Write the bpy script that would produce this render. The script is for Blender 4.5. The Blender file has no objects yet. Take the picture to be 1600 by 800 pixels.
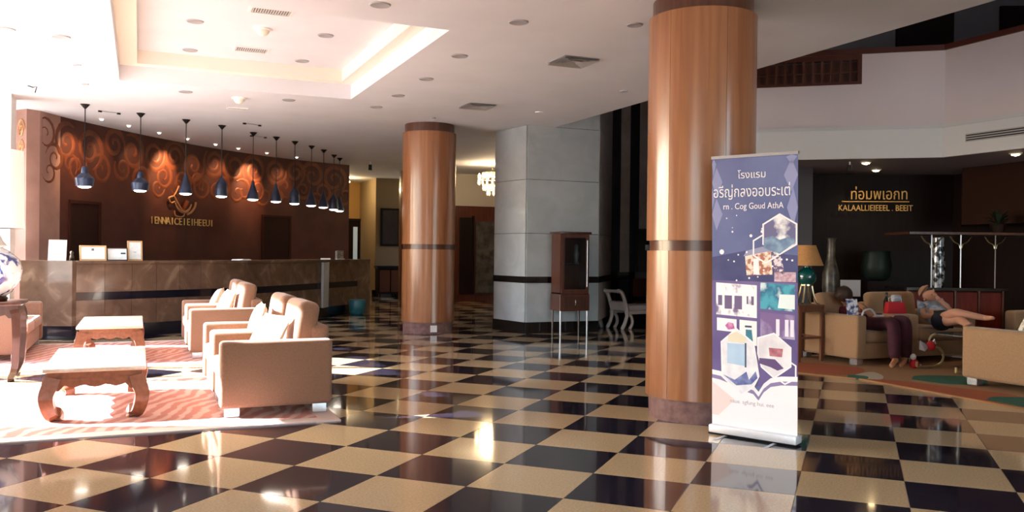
import bpy, bmesh, math, random
from mathutils import Vector, Matrix, Euler
from math import sin, cos, pi, radians as R
random.seed(7)
SC = bpy.context.scene
COL = SC.collection
PI = math.pi

# ------------------------------------------------------------------ camera
# world axes: +x runs along the reception side, +y into the room, z up; metres
TH, PITCH, ROLL = R(23.36), -0.005, 0.0114
fw = Vector((sin(TH)*cos(PITCH), cos(TH)*cos(PITCH), sin(PITCH)))
rt = Vector((cos(TH), -sin(TH), 0)); up = rt.cross(fw)
r2 = rt*cos(ROLL)+up*sin(ROLL); u2 = -rt*sin(ROLL)+up*cos(ROLL)
cam = bpy.data.objects.new('camera', bpy.data.cameras.new('camera'))
COL.objects.link(cam); SC.camera = cam
cam.matrix_world = Matrix(((r2.x, u2.x, -fw.x, 0), (r2.y, u2.y, -fw.y, 0), (r2.z, u2.z, -fw.z, 1.377), (0, 0, 0, 1)))
cam.data.sensor_width = 36.0
cam.data.lens = 1348.5/1600*36.0
cam.data.clip_start, cam.data.clip_end = 0.05, 300

# ------------------------------------------------------------------ sky, sun, exposure
W = bpy.data.worlds.new('sky'); SC.world = W; W.use_nodes = True
nt = W.node_tree; bg = nt.nodes['Background']
sky = nt.nodes.new('ShaderNodeTexSky'); sky.sky_type = 'NISHITA'; sky.sun_disc = False
sky.sun_elevation = R(35); sky.sun_rotation = R(-58); sky.air_density = 1.0; sky.dust_density = 2.0
nt.links.new(sky.outputs[0], bg.inputs[0]); bg.inputs[1].default_value = SKY_STRENGTH = 1.15
sun = bpy.data.objects.new('sun', bpy.data.lights.new('sun', 'SUN')); COL.objects.link(sun)
sun.data.energy = 33.0; sun.data.angle = R(0.6); sun.data.color = (0.96, 0.98, 1.03)
sun.rotation_euler = Vector((0.95, -0.30, -0.575)).to_track_quat('-Z', 'Y').to_euler()
def portal(name, loc, sx, sy, direction):            # sampling guide in a window opening, gives no light of its own
    l = bpy.data.lights.new(name, 'AREA'); l.shape = 'RECTANGLE'; l.size, l.size_y = sx, sy
    l.cycles.is_portal = True
    o = bpy.data.objects.new(name, l); COL.objects.link(o); o.location = loc
    o.rotation_euler = Vector(direction).to_track_quat('-Z', 'Z').to_euler()
VS = SC.view_settings
SC.display_settings.display_device = 'sRGB'
VS.view_transform = 'Standard'; VS.look = 'None'; VS.gamma = 1.0; VS.use_curve_mapping = False
VS.exposure = 0.62
cy = SC.cycles
cy.max_bounces = 10; cy.diffuse_bounces = 6; cy.glossy_bounces = 4; cy.transmission_bounces = 6
cy.sample_clamp_indirect = 6.0; cy.caustics_reflective = False; cy.caustics_refractive = False

# ------------------------------------------------------------------ materials
def lin(h):
    c = [int(h[i:i+2], 16)/255 for i in (0, 2, 4)]
    return tuple((x/12.92 if x <= .04045 else ((x+.055)/1.055)**2.4) for x in c)+(1,)
_M = {}
def mat(name, col='808080', rough=.5, metal=0., col2=None, scale=8., stretch=(1, 1, 1), lo=.35, hi=.65, detail=5., bump=0., bscale=60.,
        coat=0., coat_rough=.05, emit=None, estr=0., trans=0., ior=1.45, spec=.5, kind='noise', distort=0., sheen=0., coord='Object', rot=(0, 0, 0), col3=None):
    if name in _M: return _M[name]
    m = bpy.data.materials.new(name); m.use_nodes = True; n = m.node_tree.nodes; L = m.node_tree.links
    p = n['Principled BSDF']
    I = p.inputs
    c1 = lin(col) if isinstance(col, str) else col
    I['Base Color'].default_value = c1; I['Roughness'].default_value = rough; I['Metallic'].default_value = metal
    I['Coat Weight'].default_value = coat; I['Coat Roughness'].default_value = coat_rough
    I['Transmission Weight'].default_value = trans; I['IOR'].default_value = ior
    I['Specular IOR Level'].default_value = spec; I['Sheen Weight'].default_value = sheen
    if emit: I['Emission Color'].default_value = lin(emit); I['Emission Strength'].default_value = estr
    if col2 or bump:
        tc = n.new('ShaderNodeTexCoord'); mp = n.new('ShaderNodeMapping'); mp.inputs['Scale'].default_value = stretch
        mp.inputs['Rotation'].default_value = rot
        L.new(tc.outputs[coord], mp.inputs[0])
    if col2:
        if kind == 'wave':
            t = n.new('ShaderNodeTexWave'); t.inputs['Scale'].default_value = scale; t.inputs['Distortion'].default_value = distort; t.inputs['Detail'].default_value = detail
            fac = t.outputs['Fac']
        elif kind == 'voronoi':
            t = n.new('ShaderNodeTexVoronoi'); t.inputs['Scale'].default_value = scale; fac = t.outputs['Distance']
        elif kind == 'checker':
            t = n.new('ShaderNodeTexChecker'); t.inputs['Scale'].default_value = scale; fac = t.outputs['Fac']
        else:
            t = n.new('ShaderNodeTexNoise'); t.inputs['Scale'].default_value = scale; t.inputs['Detail'].default_value = detail
            t.inputs['Distortion'].default_value = distort; fac = t.outputs['Fac']
        L.new(mp.outputs[0], t.inputs[0])
        r = n.new('ShaderNodeValToRGB'); r.color_ramp.elements[0].position = lo; r.color_ramp.elements[1].position = hi
        r.color_ramp.elements[0].color = c1; r.color_ramp.elements[1].color = lin(col2) if isinstance(col2, str) else col2
        if col3:
            e = r.color_ramp.elements.new((lo+hi)/2); e.color = lin(col3)
        L.new(fac, r.inputs[0]); L.new(r.outputs[0], I['Base Color'])
    if bump:
        t2 = n.new('ShaderNodeTexNoise'); t2.inputs['Scale'].default_value = bscale; t2.inputs['Detail'].default_value = 3
        L.new(mp.outputs[0], t2.inputs[0])
        b = n.new('ShaderNodeBump'); b.inputs['Strength'].default_value = bump; b.inputs['Distance'].default_value = .01
        L.new(t2.outputs['Fac'], b.inputs['Height']); L.new(b.outputs[0], I['Normal'])
    _M[name] = m
    return m
tan_tile = mat('tan polished tile', 'C3AC88', .09, col2='B39B77', scale=75, lo=.38, hi=.62, spec=.55, coat=.2, coat_rough=.03)
black_tile = mat('black polished tile', '221F29', .07, col2='28242F', scale=40, spec=.55, coat=.2, coat_rough=.03)
grout = mat('grey grout', '8A7A66', .8)
plaster = mat('white ceiling paint', 'E4E5EC', .75, col2='DEDFE6', scale=1.3)
cream_pl = mat('cream ceiling paint', 'EFE9DC', .7)
par_white = mat('lilac white parapet paint', 'CDC3C6', .7, col2='C6BCC0', scale=.7)
wood_col = mat('honey veneer', 'A56F47', .30, col2='875434', scale=3.2, stretch=(5, 5, .22), lo=.3, hi=.72, detail=8, coat=.6, coat_rough=.16, distort=.6)
wood_band = mat('brown veneer band', '5B3420', .32, col2='482716', scale=3, stretch=(5, 5, .3), coat=.4, coat_rough=.15)
plinth_st = mat('mauve brown stone', '8C6C66', .45, col2='735450', scale=16, bump=.25, bscale=25)
marble_br = mat('brown veined marble', '5A4639', .18, col2='9A8570', scale=3.0, lo=.3, hi=.82, detail=14, distort=1.1, coat=.3, coat_rough=.08, col3='6E5848')
marble_gr = mat('grey polished marble', 'A7ADB0', .14, col2='B6BCC0', scale=2.2, lo=.3, hi=.7, detail=10, distort=1.2, coat=.5, coat_rough=.05)
marble_tp = mat('taupe polished marble', 'C2B6B1', .35, col2='AFA39E', scale=3, detail=10, distort=1.2, spec=.3)
stripe_dk = mat('dark stripe stone', '38333A', .4, col2='3E3940', scale=6, spec=.3)
marble_dk = mat('near black stone', '16130F', .14, col2='1E1A1C', scale=9, coat=.4, coat_rough=.05)
navy_st = mat('dark navy stone', '14151F', .14, col2='1B1C28', scale=9, coat=.3)
brown_wall = mat('dark chocolate wall', '421C15', .6, col2='4C241A', scale=2.6, bump=.12, bscale=9, detail=8)
pier_wall = mat('taupe brown plaster', 'A07C70', .55, col2='8E6B5F', scale=2.6, bump=.1, bscale=10)
copper = mat('copper relief', '5E2E1A', .5, .1, col2='6E3A22', scale=5)
copper_p = mat('pale copper relief', 'B4835C', .45, .3)
gold = mat('aged gold letters', 'B98A4A', .35, .7)
goldpale = mat('pale gold letters', 'D9B97A', .35, .5)
blue_lamp = mat('dark slate lampshade', '2B3550', .38, col2='222A40', scale=5, metal=.3, coat=.2)
black_m = mat('black metal', '0C0C0E', .4, .4)
bulb = mat('lit bulb', 'FFFFFF', .5, emit='FFF0DC', estr=7)
warm_glow = mat('warm lit lens', 'FFFFFF', .5, emit='FFD9A0', estr=18)
uphol = mat('beige woven upholstery', '8F6B54', .85, col2='84614B', scale=90, bump=.12, bscale=260, sheen=.2)
uphol2 = mat('tan lounge upholstery', 'A27E5C', .85, col2='977453', scale=90, bump=.12, bscale=260, sheen=.2)
cush = mat('cream cotton', 'E6D8C6', .85, col2='DCCBB6', scale=30, bump=.1, bscale=120)
cush_pat = mat('cream cushion with taupe print', 'E8DFD0', .85, col2='8E7A68', scale=16, lo=.52, hi=.6)
chrome = mat('brushed chrome foot', 'C9CCD2', .25, .9)
steel = mat('satin steel', 'B9BCC2', .3, .9)
tbl_wood = mat('reddish brown table wood', '8F5A3E', .3, col2='7A4A32', scale=4, stretch=(6, 1, 6), coat=.4, coat_rough=.15)
tbl_top = mat('table top with painted sun', 'E2CDB8', .22, col2='D6BEA6', scale=4, stretch=(8, 1, 8), coat=.8, coat_rough=.1)  # glossy wood, its colour paled to carry the blown-out sun
dk_wood = mat('dark brown lacquered wood', '4B2C1F', .3, col2='3C2117', scale=4, stretch=(6, 6, .6), coat=.5, coat_rough=.1)
vdk_wood = mat('very dark wood panel', '1E0F0C', .5, col2='170B09', scale=3, stretch=(6, 6, .5), spec=.2)
red_wood = mat('red stained wood', '6E2110', .5, col2='59180B', scale=4, stretch=(6, 6, .5), spec=.25)
mah_wood = mat('mahogany', '5A2C1C', .35, col2='47210F', scale=4, stretch=(6, 6, .5), coat=.4, coat_rough=.15)
cap_wood = mat('red brown handrail', '4A1F14', .35, coat=.3)
paper_w = mat('white paper', 'EEF3F4', .6)
paper_b = mat('pale blue printed paper', 'D9E6EA', .6, col2='E9F0F0', scale=20)
frame_g = mat('pale gilt frame', 'C9A678', .4, .2)
frame_d = mat('dark walnut frame', '3A241C', .4)
white_pl = mat('white enamel', 'F1EFEC', .4)
grey_pl = mat('light grey plastic', 'C9C7C6', .45)
dgrey = mat('vent grey', 'A6A5A9', .5)
lens_g = mat('frosted lamp glass', 'F2F2F4', .6)
glass = mat('clear glass', 'FFFFFF', .02, trans=1., ior=1.45)
shade_w = mat('white fabric lampshade', 'FAF8F4', .8, sheen=.2)
china = mat('blue and white porcelain', 'E6E9EC', .12, col2='2A3F86', scale=5.2, lo=.50, hi=.58, detail=3, distort=1.6, coat=.8, coat_rough=.03)
shade_t = mat('tan paper lampshade', 'C08E58', .8, col2='B58350', scale=40)
teal = mat('teal glazed ceramic', '0E5A55', .12, col2='0A4643', scale=6, coat=.9, coat_rough=.04)
brass = mat('polished brass', 'D9CDA8', .2, .9)

# ------------------------------------------------------------------ mesh helpers
class MB:
    def __init__(s): s.v = []; s.f = []
    def add(s, v, f):
        o = len(s.v); s.v += [tuple(p) for p in v]; s.f += [tuple(i+o for i in q) for q in f]; return s
    def box(s, x0, x1, y0, y1, z0, z1):
        return s.add([(x0,y0,z0),(x1,y0,z0),(x1,y1,z0),(x0,y1,z0),(x0,y0,z1),(x1,y0,z1),(x1,y1,z1),(x0,y1,z1)],
                     [(3,2,1,0),(4,5,6,7),(0,1,5,4),(1,2,6,5),(2,3,7,6),(3,0,4,7)])
    def prism(s, poly, z0, z1):                      # poly counter-clockwise in xy
        n = len(poly)
        a = sum(poly[i][0]*poly[(i+1) % n][1]-poly[(i+1) % n][0]*poly[i][1] for i in range(n))
        if a < 0: poly = poly[::-1]
        return s.add([(x, y, z0) for x, y in poly]+[(x, y, z1) for x, y in poly],
                     [tuple(range(n-1, -1, -1)), tuple(range(n, 2*n))]+[(i, (i+1) % n, n+(i+1) % n, n+i) for i in range(n)])
    def xz(s, poly, y0, y1):                         # polygon in the xz plane, thick along y
        n = len(poly)
        return s.add([(x, y0, z) for x, z in poly]+[(x, y1, z) for x, z in poly],
                     [tuple(range(n)), tuple(range(2*n-1, n-1, -1))]+[((i+1) % n, i, n+i, n+(i+1) % n) for i in range(n)])
    def strip(s, pts, z0, z1, off):                  # a wall of thickness off to the left of a polyline
        o = offset(pts, off)
        n = len(pts)
        v = [(x, y, z0) for x, y in pts]+[(x, y, z1) for x, y in pts]+[(x, y, z0) for x, y in o]+[(x, y, z1) for x, y in o]
        f = []
        for i in range(n-1):
            f += [(i, i+1, n+i+1, n+i), (2*n+i+1, 2*n+i, 3*n+i, 3*n+i+1), (n+i, n+i+1, 3*n+i+1, 3*n+i), (i+1, i, 2*n+i, 2*n+i+1)]
        f += [(0, n, 3*n, 2*n), (n-1, 3*n-1, 4*n-1, 2*n-1)]
        return s.add(v, f)
    def lathe(s, prof, n=24, c=(0, 0, 0)):           # profile of (radius, z) from bottom to top
        v = []; f = []
        for r, z in prof:
            for k in range(n):
                a = 2*PI*k/n; v.append((c[0]+r*cos(a), c[1]+r*sin(a), c[2]+z))
        for i in range(len(prof)-1):
            for k in range(n):
                k2 = (k+1) % n; f.append((i*n+k, i*n+k2, (i+1)*n+k2, (i+1)*n+k))
        if prof[0][0] > 1e-4: f.append(tuple(range(n-1, -1, -1)))
        if prof[-1][0] > 1e-4: f.append(tuple((len(prof)-1)*n+k for k in range(n)))
        return s.add(v, f)
    def tube(s, pts, rad, n=8, cap=True, flat=1.0):
        pts = [Vector(p) for p in pts]
        if not hasattr(rad, '__len__'): rad = [rad]*len(pts)
        v = []; f = []; pn = None
        for i, p in enumerate(pts):
            t = (pts[min(i+1, len(pts)-1)]-pts[max(i-1, 0)]).normalized()
            if pn is None:
                a = Vector((0, 0, 1)) if abs(t.z) < .9 else Vector((1, 0, 0))
                pn = (a-t*a.dot(t)).normalized()
            else:
                pn = (pn-t*pn.dot(t)).normalized()
            b = t.cross(pn)
            for k in range(n):
                a = 2*PI*k/n+PI/n; v.append(p+(pn*cos(a)*flat+b*sin(a))*rad[i])
        for i in range(len(pts)-1):
            for k in range(n):
                k2 = (k+1) % n; f.append((i*n+k, i*n+k2, (i+1)*n+k2, (i+1)*n+k))
        if cap: f += [tuple(range(n-1, -1, -1)), tuple((len(pts)-1)*n+k for k in range(n))]
        return s.add(v, f)
    def rot(s, ang, axis='Z', c=(0, 0, 0)):
        m = Matrix.Translation(c) @ Matrix.Rotation(ang, 4, axis) @ Matrix.Translation(-Vector(c))
        s.v = [tuple(m @ Vector(p)) for p in s.v]; return s
    def move(s, d): s.v = [(p[0]+d[0], p[1]+d[1], p[2]+d[2]) for p in s.v]; return s
    def build(s, name, m, parent=None, bevel=0, seg=2, smooth=False, loc=None):
        me = bpy.data.meshes.new(name)
        me.from_pydata(s.v, [], s.f); me.update()
        if bevel:
            bm = bmesh.new(); bm.from_mesh(me)
            bmesh.ops.recalc_face_normals(bm, faces=bm.faces)
            e = [x for x in bm.edges if len(x.link_faces) == 2 and x.calc_face_angle(0) > .6]
            bmesh.ops.bevel(bm, geom=e, offset=bevel, segments=seg, affect='EDGES', profile=.5, clamp_overlap=True)
            bm.to_mesh(me); bm.free()
        me.materials.append(m)
        if smooth or (bevel and seg > 1):
            me.shade_smooth()
            if not smooth or smooth == 'auto':
                me.set_sharp_from_angle(angle=R(42))
        o = bpy.data.objects.new(name, me); COL.objects.link(o)
        if parent: o.parent = parent
        if loc: o.location = loc
        return o
def offset(pts, d):
    out = []
    for i in range(len(pts)):
        a = Vector(pts[max(i-1, 0)][:2]); b = Vector(pts[min(i+1, len(pts)-1)][:2]); t = (b-a).normalized()
        out.append((pts[i][0]-t.y*d, pts[i][1]+t.x*d))
    return out
def tag(o, label, cat, group=None, kind=None):
    o['label'] = label; o['category'] = cat
    if group: o['group'] = group
    if kind: o['kind'] = kind
    return o
def thing(name, label, cat, loc=(0, 0, 0), rz=0, group=None, kind=None):
    o = bpy.data.objects.new(name, None); COL.objects.link(o); o.location = loc; o.rotation_euler = (0, 0, rz)
    o.empty_display_size = .1
    return tag(o, label, cat, group, kind)
def struct(o): o['kind'] = 'structure'; return o
def sgroup(name, loc=(0, 0, 0)):
    o = bpy.data.objects.new(name, None); COL.objects.link(o); o.location = loc; return struct(o)
def copy_tree(root, loc, rz=0, label=None):
    c = root.copy(); COL.objects.link(c); c.location = loc; c.rotation_euler = (0, 0, rz)
    if label: c['label'] = label
    def kids(a, b):
        for ch in list(a.children):
            d = ch.copy(); COL.objects.link(d); d.parent = b
            if d.type == 'LIGHT' : pass
            kids(ch, d)
    kids(root, c)
    return c
def text(body, name, size, m, parent=None, loc=(0, 0, 0), rot=(PI/2, 0, 0), ext=.002, align='CENTER', shear=0, sx=1):
    c = bpy.data.curves.new(name, 'FONT'); c.body = body; c.size = size; c.extrude = ext; c.align_x = align; c.align_y = 'CENTER'; c.shear = shear
    c.resolution_u = 3
    c.materials.append(m)
    tmp = bpy.data.objects.new(name, c); COL.objects.link(tmp)
    me = bpy.data.meshes.new_from_object(tmp.evaluated_get(bpy.context.evaluated_depsgraph_get())); me.name = name
    bpy.data.objects.remove(tmp); bpy.data.curves.remove(c)
    o = bpy.data.objects.new(name, me); COL.objects.link(o); o.location = loc; o.rotation_euler = rot; o.scale = (sx, 1, 1)
    if parent: o.parent = parent
    return o
def spot(name, parent, loc, d, energy, color, size=60, blend=.6, rad=.03):
    l = bpy.data.lights.new(name, 'SPOT'); l.energy = energy; l.color = color; l.spot_size = R(size); l.spot_blend = blend; l.shadow_soft_size = rad
    o = bpy.data.objects.new(name, l); COL.objects.link(o); o.parent = parent; o.location = loc
    o.rotation_euler = Vector(d).to_track_quat('-Z', 'Y').to_euler(); return o
def point(name, parent, loc, energy, color, rad=.04):
    l = bpy.data.lights.new(name, 'POINT'); l.energy = energy; l.color = color; l.shadow_soft_size = rad
    o = bpy.data.objects.new(name, l); COL.objects.link(o); o.parent = parent; o.location = loc; return o
def smooth_path(pts, n=6):                            # Catmull-Rom through 2-D or 3-D points
    P = [Vector(p) for p in pts]; P = [P[0]*2-P[1]]+P+[P[-1]*2-P[-2]]
    out = []
    for i in range(1, len(P)-2):
        for k in range(n):
            t = k/n
            out.append(.5*((2*P[i])+(P[i+1]-P[i-1])*t+(2*P[i-1]-5*P[i]+4*P[i+1]-P[i+2])*t*t+(3*P[i]-P[i-1]-3*P[i+1]+P[i+2])*t**3))
    out.append(P[-2]); return out
def pillow_mesh(w, h, t, n=10):                       # puffed square cushion lying in the xz plane
    mb = MB(); v = []; f = []
    for side in (-1, 1):
        for i in range(n+1):
            for j in range(n+1):
                a = -1+2*i/n; b = -1+2*j/n
                p = max(0, (1-a*a))**.45*max(0, (1-b*b))**.45
                pin = 1-.07*(1-abs(a))*(abs(b) > .99)-.0
                x = a*w/2*(1-.06*(1-b*b)*(abs(a))) ; z = b*h/2*(1-.06*(1-a*a)*(abs(b)))
                v.append((x, side*t/2*p, z))
        o = 0 if side < 0 else (n+1)*(n+1)
        for i in range(n):
            for j in range(n):
                q = (o+i*(n+1)+j, o+(i+1)*(n+1)+j, o+(i+1)*(n+1)+j+1, o+i*(n+1)+j+1)
                f.append(q if side < 0 else q[::-1])
    return mb.add(v, f)

def sub(o, part): o.parent = part; return o          # a sub-part: same frame as its part, which sits at the thing's origin

# ------------------------------------------------------------------ the setting
CEIL = 3.507
floor = struct(MB().box(-2.8, 16, -7.2, 30, -.12, -.006).build('floor', grout))
fa = Vector((cos(R(-45)), sin(R(-45)), 0)); fb = Vector((cos(R(45)), sin(R(45)), 0))
def tile_corner(i, j): return fa*((i-7.4975)*.6)+fb*((j+7.662)*.6)
tile_me = []
for m in (tan_tile, black_tile):
    o = MB().box(-.2988, .2988, -.2988, .2988, -.006, 0).build('tile', m, bevel=.0012, seg=1); tile_me.append(o.data); bpy.data.objects.remove(o)
cells = []
for i in range(-30, 45):
    for j in range(-30, 60):
        c = tile_corner(i+.5, j+.5)
        if -3.1 < c.x < 15.9 and -7 < c.y < 29.5:
            d = c.dot(Vector((sin(TH), cos(TH), 0))); s = c.dot(Vector((cos(TH), -sin(TH), 0)))
            seen = d > 3.6 and abs(s) < d*.5935+.45
            cells.append((0 if seen else 1, d if seen else c.length, i, j, c))
cells.sort(key=lambda t: t[:2])
for k, (sn, d, i, j, c) in enumerate(cells[:300]):
    o = bpy.data.objects.new('tile', tile_me[(i+j) % 2]); COL.objects.link(o); o.location = c; o.rotation_euler = (0, 0, R(-45)); o.parent = floor
mb = MB(); mi = []
for sn, d, i, j, c in cells[300:]:
    e = .2985
    mb.add([c-fa*e-fb*e, c+fa*e-fb*e, c+fa*e+fb*e, c-fa*e+fb*e], [(0, 1, 2, 3)]); mi.append((i+j) % 2)
tf = mb.build('tile_field', tan_tile, floor); tf.data.materials.append(black_tile); tf['kind'] = 'stuff'
tf.data.polygons.foreach_set('material_index', mi); tf.data.update()

c0, c1, d0, d1 = -.25, 2.73, 7.9, 12.13               # the stepped coffer
mb = MB().box(-2.8, c0, -7.2, 15, CEIL, 4.3).box(c1, 6.5, -7.2, 15, CEIL, 4.3).box(c0, c1, -7.2, d0, CEIL, 4.3).box(c0, c1, d1, 15, CEIL, 4.3)
mb.box(-2.8, 12.5, 15, 30, CEIL, 4.3)
ceiling = struct(mb.build('ceiling', plaster))
k0, k1, e0, e1 = -.045, 2.56, 8.1, 11.95
MB().box(c0, k0, d0, d1, 3.71, 4.2).box(k1, c1, d0, d1, 3.71, 4.2).box(k0, k1, d0, e0, 3.71, 4.2).box(k0, k1, e1, d1, 3.71, 4.2).build('coffer_ledge', cream_pl, ceiling)
MB().box(k0, k1, e0, e1, 3.88, 4.1).build('coffer_top', plaster, ceiling)

# window wall on the sunny side, with mullions
struct(MB().box(-2.85, -2.6, -7.2, 15.9, 3.36, CEIL).box(-2.85, -2.6, 1.4, 7.95, 0, 3.36).box(-2.85, -2.6, -7.2, -3, 0, 3.36).box(-2.85, -2.6, 7.95, 8.32, 2.35, 3.36).box(-2.85, -2.6, 15.3, 15.9, 0, 3.36).build('wall_left', white_pl))  # solid stretch and lowered head are added, shaped to trim the sun patches
mb = MB()
for y in (7.99, 11.6, 15.26): mb.box(-2.78, -2.7, y-.04, y+.04, 0, 3.36)
mb.box(-2.78, -2.7, 7.95, 15.3, 0, .06).box(-2.78, -2.7, 7.95, 15.3, 3.3, 3.36)
struct(mb.build('window_1', steel))
mb = MB()
for y in (-2.96, -.8, 1.36): mb.box(-2.78, -2.7, y-.04, y+.04, 0, 3.36)
mb.box(-2.78, -2.7, -3, 1.4, 0, .06)
struct(mb.build('window_2', steel))
portal('portal_left', (-2.66, 11.6, 1.7), 7.3, 3.3, (1, 0, 0)); portal('portal_left_near', (-2.66, -.8, 1.7), 4.4, 3.3, (1, 0, 0))
struct(MB().box(-2.4, -1.66, 13.85, 14.4, 0, CEIL).build('wall_window_pier', white_pl))
struct(MB().box(-2.8, -1.8, -7.4, -7.2, 0, CEIL).box(10.4, 16, -7.4, -7.2, 0, 8).box(6.2, 10.4, -7.4, -7.2, 5, 8).box(-1.8, 6.2, -7.4, -7.2, 3.3, CEIL).box(-1.8, 3.4, -7.4, -7.2, 0, 3.3).build('wall_near', white_pl))
mb = MB()
for x in (3.44, 6.2, 8.3, 10.36): mb.box(x-.04, x+.04, -7.34, -7.26, 0, 3.3)
struct(mb.build('added_window', steel))  # unseen openings behind the camera, added for fill light
portal('portal_near_right', (6.9, -7.25, 2.5), 7, 5, (0, 1, 0))
ground = struct(MB().box(-60, -2.85, -40, 50, -.14, -.06).box(-2.85, 16, -60, -7.4, -.14, -.06).build('ground_outside', mat('pale concrete terrace', 'BDB7AC', .9, col2='ADA79C', scale=1)))  # unseen ground, put in to bounce sun up onto the ceiling

# marble clad block beside the cabinet
blk = [(5.98, 13.25), (7.35, 13.25), (8.35, 14.55), (8.6, 16.2), (6.75, 16.2), (5.80, 14.19)]
block = sgroup('wall_marble')
MB().prism(offset(blk, .0), 0, 8).build('core', marble_dk, block)
def clad(parent, a, b, z0, z1, m, t=.02, name='panel', g=.003):
    d = (Vector(b)-Vector(a)).normalized(); n = Vector((d.y, -d.x))
    a2 = Vector(a)+d*g; b2 = Vector(b)-d*g
    return MB().prism([tuple(a2), tuple(b2), tuple(b2+n*t), tuple(a2+n*t)], z0+g, z1-g).build(name, m, parent)
for a, b, m in ((blk[5], blk[0], marble_gr), (blk[0], blk[1], marble_gr), (blk[1], blk[2], marble_tp)):
    clad(block, a, b, 0, .18, marble_dk, .03, 'baseboard', -.01); clad(block, a, b, .86, .95, marble_dk, .03, 'waist_band', -.01)
    for z0, z1 in ((.18, .86), (.95, 1.69), (1.69, 2.6), (2.6, CEIL)): clad(block, a, b, z0, z1, m)
    if a != blk[5]:
        for z0, z1 in ((CEIL, 5), (5, 8)): clad(block, a, b, z0, z1, m)
# striped wall continuing to the right
wb = struct(MB().prism([(8.35, 14.6), (11.6, 15.75), (11.5, 16.1), (8.3, 15)], 0, 8).build('wall_back', marble_dk))
A = Vector((8.35, 14.58)); D = (Vector((11.6, 15.73))-A)
for k in range(12):
    a, b = A+D*(k/12), A+D*((k+1)/12)
    clad(wb, tuple(a), tuple(b), 1.0, 8, (stripe_dk, marble_tp)[k % 2], .02); 
    clad(wb, tuple(a), tuple(b), .1, .86, (vdk_wood, stripe_dk)[k % 2], .02)

# curved reception wall with copper scroll reliefs
WP = [(-1.45, 15.45), (-.905, 16.401), (.063, 17.796), (.879, 18.80), (1.483, 19.45), (2.412, 20.25), (2.895, 20.62), (3.808, 21.15), (4.834, 21.567)]
WS = [tuple(p) for p in smooth_path([(x, y) for x, y in WP], 5)]
wr = struct(MB().strip(WS, 0, CEIL, .2).build('wall_reception', brown_wall, smooth='auto'))
WL = [0]
for a, b in zip(WS, WS[1:]): WL.append(WL[-1]+(Vector(b)-Vector(a)).length)
def wall_pt(s, off=.0):                               # point and tangent at arc length s, off metres in front
    k = max(i for i in range(len(WL)-1) if WL[i] <= max(s, 0)+1e-9) if s < WL[-1] else len(WL)-2
    a, b = Vector(WS[k]), Vector(WS[k+1]); t = (b-a).normalized()
    p = a+t*(s-WL[k]); n = Vector((t.y, -t.x)); return p+n*off, t
def arc_of(i): return WL[int(i*5)]+(WL[min(int(i*5)+1, len(WL)-1)]-WL[int(i*5)])*(i*5-int(i*5))
def swirl(s0, z0, r0, turns, a0, hand, thick):         # a raised ribbon with a ridge, following the curve of the wall
    n = int(14*turns)+2; P = []
    for k in range(n+1):
        f = k/n; r = r0*(1-f)**.85+.03; a = a0+hand*2*PI*turns*f
        P.append((s0+r*cos(a), z0+r*sin(a)))
    v = []; fc = []
    for k, (ps, pz) in enumerate(P):
        A_, B_ = P[max(k-1, 0)], P[min(k+1, n)]; d = Vector((B_[0]-A_[0], B_[1]-A_[1])).normalized(); w = thick*(1.15-.65*k/n)*min(1, .3+k*.25)
        for q, off in ((-w, .001), (0, .016), (w, .001)):
            ss = min(max(ps-d.y*q, .03), WL[-1]-.03); zz = min(pz+d.x*q, CEIL-.01); p, t = wall_pt(ss, off); v.append((p.x, p.y, zz))
    for k in range(n):
        for q in (0, 1): fc.append((3*k+q, 3*k+q+1, 3*k+q+4, 3*k+q+3))
    MB().add(v, fc).build('scroll', copper, wr, smooth=True)
rs = random.Random(3)
s = .12
while s < WL[-1]-.15:
    r = rs.uniform(.24, .4)
    swirl(s, CEIL-r-rs.uniform(.0, .12), r, rs.uniform(1.4, 2.2), rs.uniform(0, 6.28), rs.choice((-1, 1)), .05)
    swirl(s+r*.9, CEIL-2.1*r-rs.uniform(.0, .2), r*.8, rs.uniform(.8, 1.6), rs.uniform(0, 6.28), rs.choice((-1, 1)), .04)
    if rs.random() < .5: swirl(s+.1, CEIL-.75-rs.uniform(.0, .25), r*.6, 1.1, rs.uniform(0, 6.28), rs.choice((-1, 1)), .035)
    s += r*2.0
def wall_slab(name, s0, s1, z0, z1, m, off=.0, t=.03, parent=None, n=5):
    pts = [tuple(wall_pt(s0+(s1-s0)*k/n, off)[0]) for k in range(n+1)]
    return MB().strip(pts, z0, z1, -t).build(name, m, parent)
for dn, (ia, ib) in enumerate(((.76, 1.27), (5.35, 6.42)), 1):
    sa, sb = arc_of(ia), arc_of(ib)
    d = struct(wall_slab('door_%d' % dn, sa, sb, .02, 2.11, mat('dark door leaf', '2A130F', .6, spec=.2), .0, .012))
    for a, b, z0, z1 in ((sa-.05, sa, 0, 2.16), (sb, sb+.05, 0, 2.16), (sa, sb, 2.11, 2.16)): wall_slab('door_frame', a, b, z0, z1, mat('door frame brown', '34170F', .6, spec=.2), .0, .03, d, 1)
    p, t = wall_pt(sb-.08, .03); MB().tube([(p.x, p.y, .98), (p.x, p.y, 1.12)], .012, 6).build('door_handle', steel, d)
pier = struct(MB().prism([(-1.95, 15.8), (-1.79, 15.5), (-1.62, 15.28), (-1.45, 15.42), (-1.2, 15.9)], 0, CEIL).build('wall_reception_pier', pier_wall))
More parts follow.
